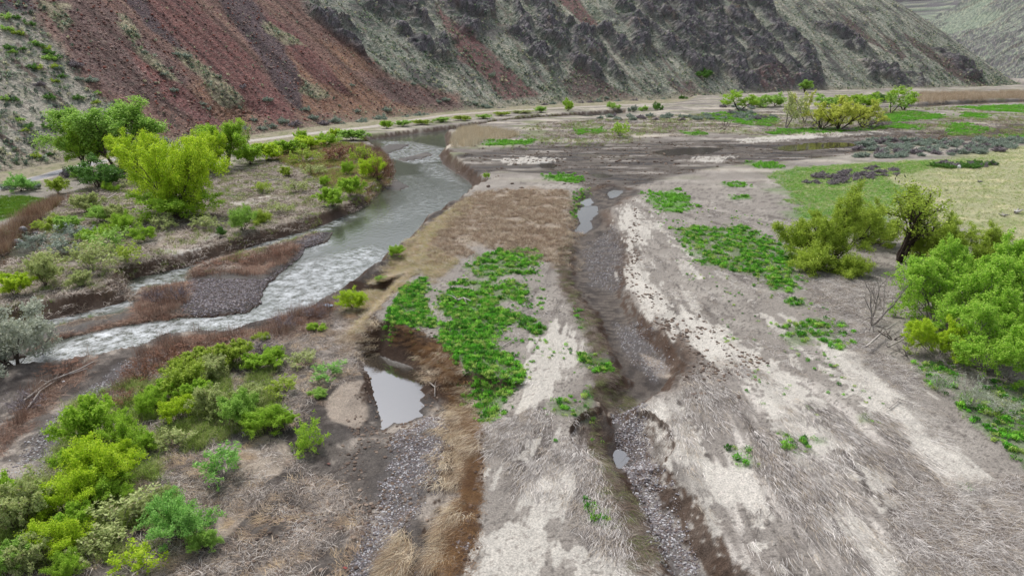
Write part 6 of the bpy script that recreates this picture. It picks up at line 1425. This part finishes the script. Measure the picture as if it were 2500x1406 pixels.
def log(name, pts_px, z, rad_px, label, cat='driftwood', col=(176, 168, 160), group=None, lift=.12):
    P3 = []; 
    for i, (a, b) in enumerate(pts_px):
        X, Y, Z = ground_pt(a, b, z); P3.append((X, Y, Z + lift + .05 * (i % 2)))
    P3 = np.array(P3); r = rad_px * m_per_px(*P3[0]); T = Tubes(); n = len(P3); T.add(P3, r * np.linspace(1, .45, n), 7)
    rr = np.random.RandomState(int(pts_px[0][0]))
    root = bpy.data.objects.new(name, None); link(root); root.location = P3[0]; tag(root, label, cat, group)
    T.v = [v - P3[0] for v in T.v]; m = simple_mat('driftwood_bleached', col); link(bpy.data.objects.new('trunk', T.mesh('driftwood_trunk', m)), root)
    for k in range(3):
        t = rr.uniform(.3, .9); i = int(t * (n - 1)); q = P3[i] - P3[0]; d = unit(rr.normal(0, 1, 3) * [1, 1, .5] + [0, 0, .5]); B = Tubes()
        B.add(np.array([q, q + d * r * 6, q + d * r * 11 + rr.normal(0, r * 2, 3)]), np.array([r * .5, r * .35, r * .12]), 5); link(bpy.data.objects.new('branch', B.mesh('driftwood_branch', m)), root)
GD = 'driftwood stranded by the flood'
log('driftwood_log', [(236, 518), (262, 495), (286, 480)], ZL, 2.2, 'pale broken trunk sticking out of the driftwood heap on the left bank', group=GD, lift=.5)
log('driftwood_log', [(900, 480), (918, 478), (936, 474)], ZL, 1.6, 'pale log lying at the foot of the cut bank by the bend', group=GD)
log('driftwood_log', [(188, 536), (240, 540), (300, 548)], ZL, 1.6, 'long grey pole lying below the driftwood heap', group=GD)
log('driftwood_log', [(1118, 738), (1132, 734), (1150, 740)], 0, 3.4, 'grey root stump among the green plants of the terrace', group=GD, lift=.2)
log('driftwood_log', [(2170, 1000), (2195, 980), (2230, 990)], 0, 1.6, 'thin crooked stick on the white silt at right', group=GD)
log('driftwood_log', [(1050, 938), (1062, 950), (1062, 972)], ZF, 1.8, 'pale stick hanging on the slump above the pond', group=GD)
log('driftwood_log', [(270, 540), (300, 520), (330, 515)], ZL, 1.8, 'dark branch crossing the driftwood heap', col=(96, 84, 74), group=GD, lift=.4)
log('driftwood_log', [(640, 445), (680, 440), (720, 446)], ZL, 1.6, 'bleached branch on the debris heap of the willow point', group=GD)
log('driftwood_log', [(2255, 343), (2285, 346), (2300, 341)], 0, 2.6, 'brown uprooted stump on the far mud at right', col=(120, 96, 74), group=GD, lift=.4)
log('driftwood_log', [(60, 985), (120, 940), (200, 905), (230, 890)], ZF, 3.0, 'bundle of bleached stems bent along the river edge', group=GD, lift=.2)
log('driftwood_log', [(70, 1000), (100, 960), (150, 925), (215, 905)], ZF, 2.4, 'second bleached stem of the bent bundle by the river', group=GD, lift=.15)
log('driftwood_log', [(1225, 850), (1250, 835), (1290, 828)], 0, 1.4, 'thin dead branch on the sand right of the green patch', group=GD)
log('driftwood_log', [(2112, 862), (2160, 820), (2190, 800)], 0, 2.6, 'thick pale limb leaning in the root mass', group=GD, lift=.5)
log('driftwood_log', [(2165, 860), (2205, 840), (2200, 815)], 0, 2.2, 'crooked pale limb under the maple bushes', group=GD, lift=.4)

def box_obj(nm, sx, sy, sz, m, parent, loc=(0, 0, 0), rot=(0, 0, 0), bev=.01):
    bm = bmesh.new(); bmesh.ops.create_cube(bm, size=1)
    for v in bm.verts: v.co.x *= sx; v.co.y *= sy; v.co.z *= sz
    bmesh.ops.bevel(bm, geom=list(bm.edges), offset=bev, segments=1, affect='EDGES'); me = bpy.data.meshes.new(nm); bm.to_mesh(me); bm.free(); me.materials.append(m)
    o = link(bpy.data.objects.new(nm, me), parent); o.location = loc; o.rotation_euler = rot; return o
# weathered plank panel on the meadow
X, Y, Z = ground_pt(2306, 510, 0); root = link(bpy.data.objects.new('wooden_pallet', None)); root.location = (X, Y, Z + .08); root.rotation_euler = (0, 0, R(62)); tag(root, 'weathered pale wooden boards lying on the meadow', 'boards')
mw = simple_mat('weathered_wood', (196, 188, 178)); mw2 = simple_mat('weathered_wood_dark', (120, 112, 104))
for i in range(3): box_obj('board', 1.9, .16, .04, mw if i != 1 else mw2, root, (0, (i - 1) * .2, .03 + .004 * i))
for i in (-1, 1): box_obj('batten', .08, .56, .04, mw2, root, (i * .8, 0, -.015))
# pale rocks / bleached stumps on the meadow
def stump(px, py, w, label, col):
    X, Y, Z = ground_pt(px, py, 0); W = w * m_per_px(X, Y, Z); root = link(bpy.data.objects.new('bleached_stump', None)); root.location = (X, Y, Z); tag(root, label, 'stump'); m = simple_mat('stump_wood', col); rr = np.random.RandomState(int(px))
    for i in range(6):
        T = Tubes(); a = rr.rand() * 6.28; d = np.array([math.cos(a), math.sin(a), rr.uniform(.2, .9)]); T.add(np.array([[0, 0, W * .15], d * W * .3, d * W * .55 + rr.normal(0, W * .06, 3)]), np.array([.13, .08, .03]) * W, 6); link(bpy.data.objects.new('root', T.mesh('stump_root', m)), root)
stump(2478, 522, 26, 'pale upturned stump on the meadow near the right edge', (190, 184, 178))
stump(2450, 528, 20, 'grey low stump just left of the pale upturned one', (150, 144, 138))
stump(2392, 445, 14, 'small grey stump in the upper meadow', (150, 144, 140))
stump(2310, 466, 7, 'tiny dark stump in the middle of the meadow', (60, 50, 44))
X, Y, Z = ground_pt(2341, 411, 0); bm = bmesh.new(); bmesh.ops.create_icosphere(bm, subdivisions=2, radius=.35); me = bpy.data.meshes.new('white_stone'); bm.to_mesh(me); bm.free(); me.materials.append(simple_mat('white_rock', (224, 222, 222))); o = link(bpy.data.objects.new('white_stone', me)); o.location = (X, Y, Z + .2); o.scale = (1, .8, 1.2); tag(o, 'small white stone by the dark bushes of the meadow edge', 'stone')
# torn plastic sheets
def litter(px, py, w, z, col, label, nm='plastic_sheet', cat='litter'):
    X, Y, Z = ground_pt(px, py, z); W = w * m_per_px(X, Y, Z); n = 14; g = np.linspace(-.5, .5, n); GX_, GY_ = np.meshgrid(g, g); x = GX_.ravel() * W; y = GY_.ravel() * W * .6
    zz = .12 * W * (fbm(x / W * 4 + px, y / W * 4, 3, 9) + .6) + .04; x = x + .08 * W * fbm(y / W * 5, x / W * 5, 2, 8)
    me = mesh_np(nm, np.stack([x, y, zz], 1), grid_faces(n, n), [simple_mat('plastic', col, .4)], True); o = link(bpy.data.objects.new(nm, me)); o.location = (X, Y, Z + .02); o.rotation_euler = (0, 0, -.6)
    sm = o.modifiers.new('thick', 'SOLIDIFY'); sm.thickness = .01; tag(o, label, cat)
litter(801, 748, 24, -1.3, (176, 200, 226), 'crumpled pale blue plastic sheet caught in brush on the river bank')
litter(155, 933, 9, ZF, (226, 226, 230), 'small white scrap on the dark gravel')
litter(843, 1388, 11, ZF, (150, 78, 70), 'small faded red can-like scrap at the bottom edge', 'red_scrap')
litter(803, 1134, 9, ZF, (120, 80, 70), 'reddish broken stick bundle on the mud left of the drained bed', 'red_scrap')
# crows on and above the bare top of the half-dead tree
def crow(px, py, w, dist_px, label, seed):
    # stands over the plan point of dist_px, at the height where the sight line passes
    X0, Y0 = P(*dist_px); v = (703 - py) / FPX; u = (px - 1250) / FPX; t = Y0 / (cP + v * sP); X, Y, Z = u * t, Y0, CAM_H + (v * cP - sP) * t
    s = w * t / FPX; V = [(0, 0)]; bm = bmesh.new(); bmesh.ops.create_uvsphere(bm, u_segments=12, v_segments=8, radius=.5)
    for vtx in bm.verts:
        x = vtx.co.x; vtx.co.x *= 1.1; vtx.co.y *= .42; vtx.co.z *= .42
        if x < -.2: vtx.co.y *= .6; vtx.co.z = vtx.co.z * .4 - .05; vtx.co.x *= 1.25
    me = bpy.data.meshes.new('crow_body'); bm.to_mesh(me); bm.free(); m = simple_mat('black_feathers', (26, 26, 30), .5); me.materials.append(m); root = link(bpy.data.objects.new('crow', None)); root.location = (X, Y, Z); root.scale = (s, s, s); root.rotation_euler = (0, -.7, seed); tag(root, label, 'crow', 'crows at the half-dead tree')
    for p in me.polygons: p.use_smooth = True
    link(bpy.data.objects.new('body', me), root)
    bm = bmesh.new(); bmesh.ops.create_uvsphere(bm, u_segments=10, v_segments=7, radius=.17); 
    for vtx in bm.verts: vtx.co.x += .58; vtx.co.z += .17
    me = bpy.data.meshes.new('crow_head'); bm.to_mesh(me); bm.free(); me.materials.append(m); link(bpy.data.objects.new('head', me), root)
    T = Tubes(); T.add(np.array([[.7, 0, .17], [.82, 0, .16], [.92, 0, .13]]), np.array([.05, .03, .005]), 6); link(bpy.data.objects.new('beak', T.mesh('crow_beak', m)), root)
    for sd_ in (-1, 1): T = Tubes(); T.add(np.array([[.1, .1 * sd_, -.18], [.12, .1 * sd_, -.32], [.2, .1 * sd_, -.36]]), np.array([.025, .02, .015]), 5); link(bpy.data.objects.new('leg', T.mesh('crow_leg', m)), root)
crow(2189, 430, 5.5, (2195, 640), 'upper left of the crows at the bare tree top', .4)
crow(2210, 431, 5.5, (2195, 640), 'upper right of the crows at the bare tree top', 2.2)
crow(2186, 437, 5.5, (2195, 640), 'crow just under the upper left one', 1.2)
crow(2195, 445, 5.5, (2195, 640), 'lowest crow, perched on the bare twigs', .9)
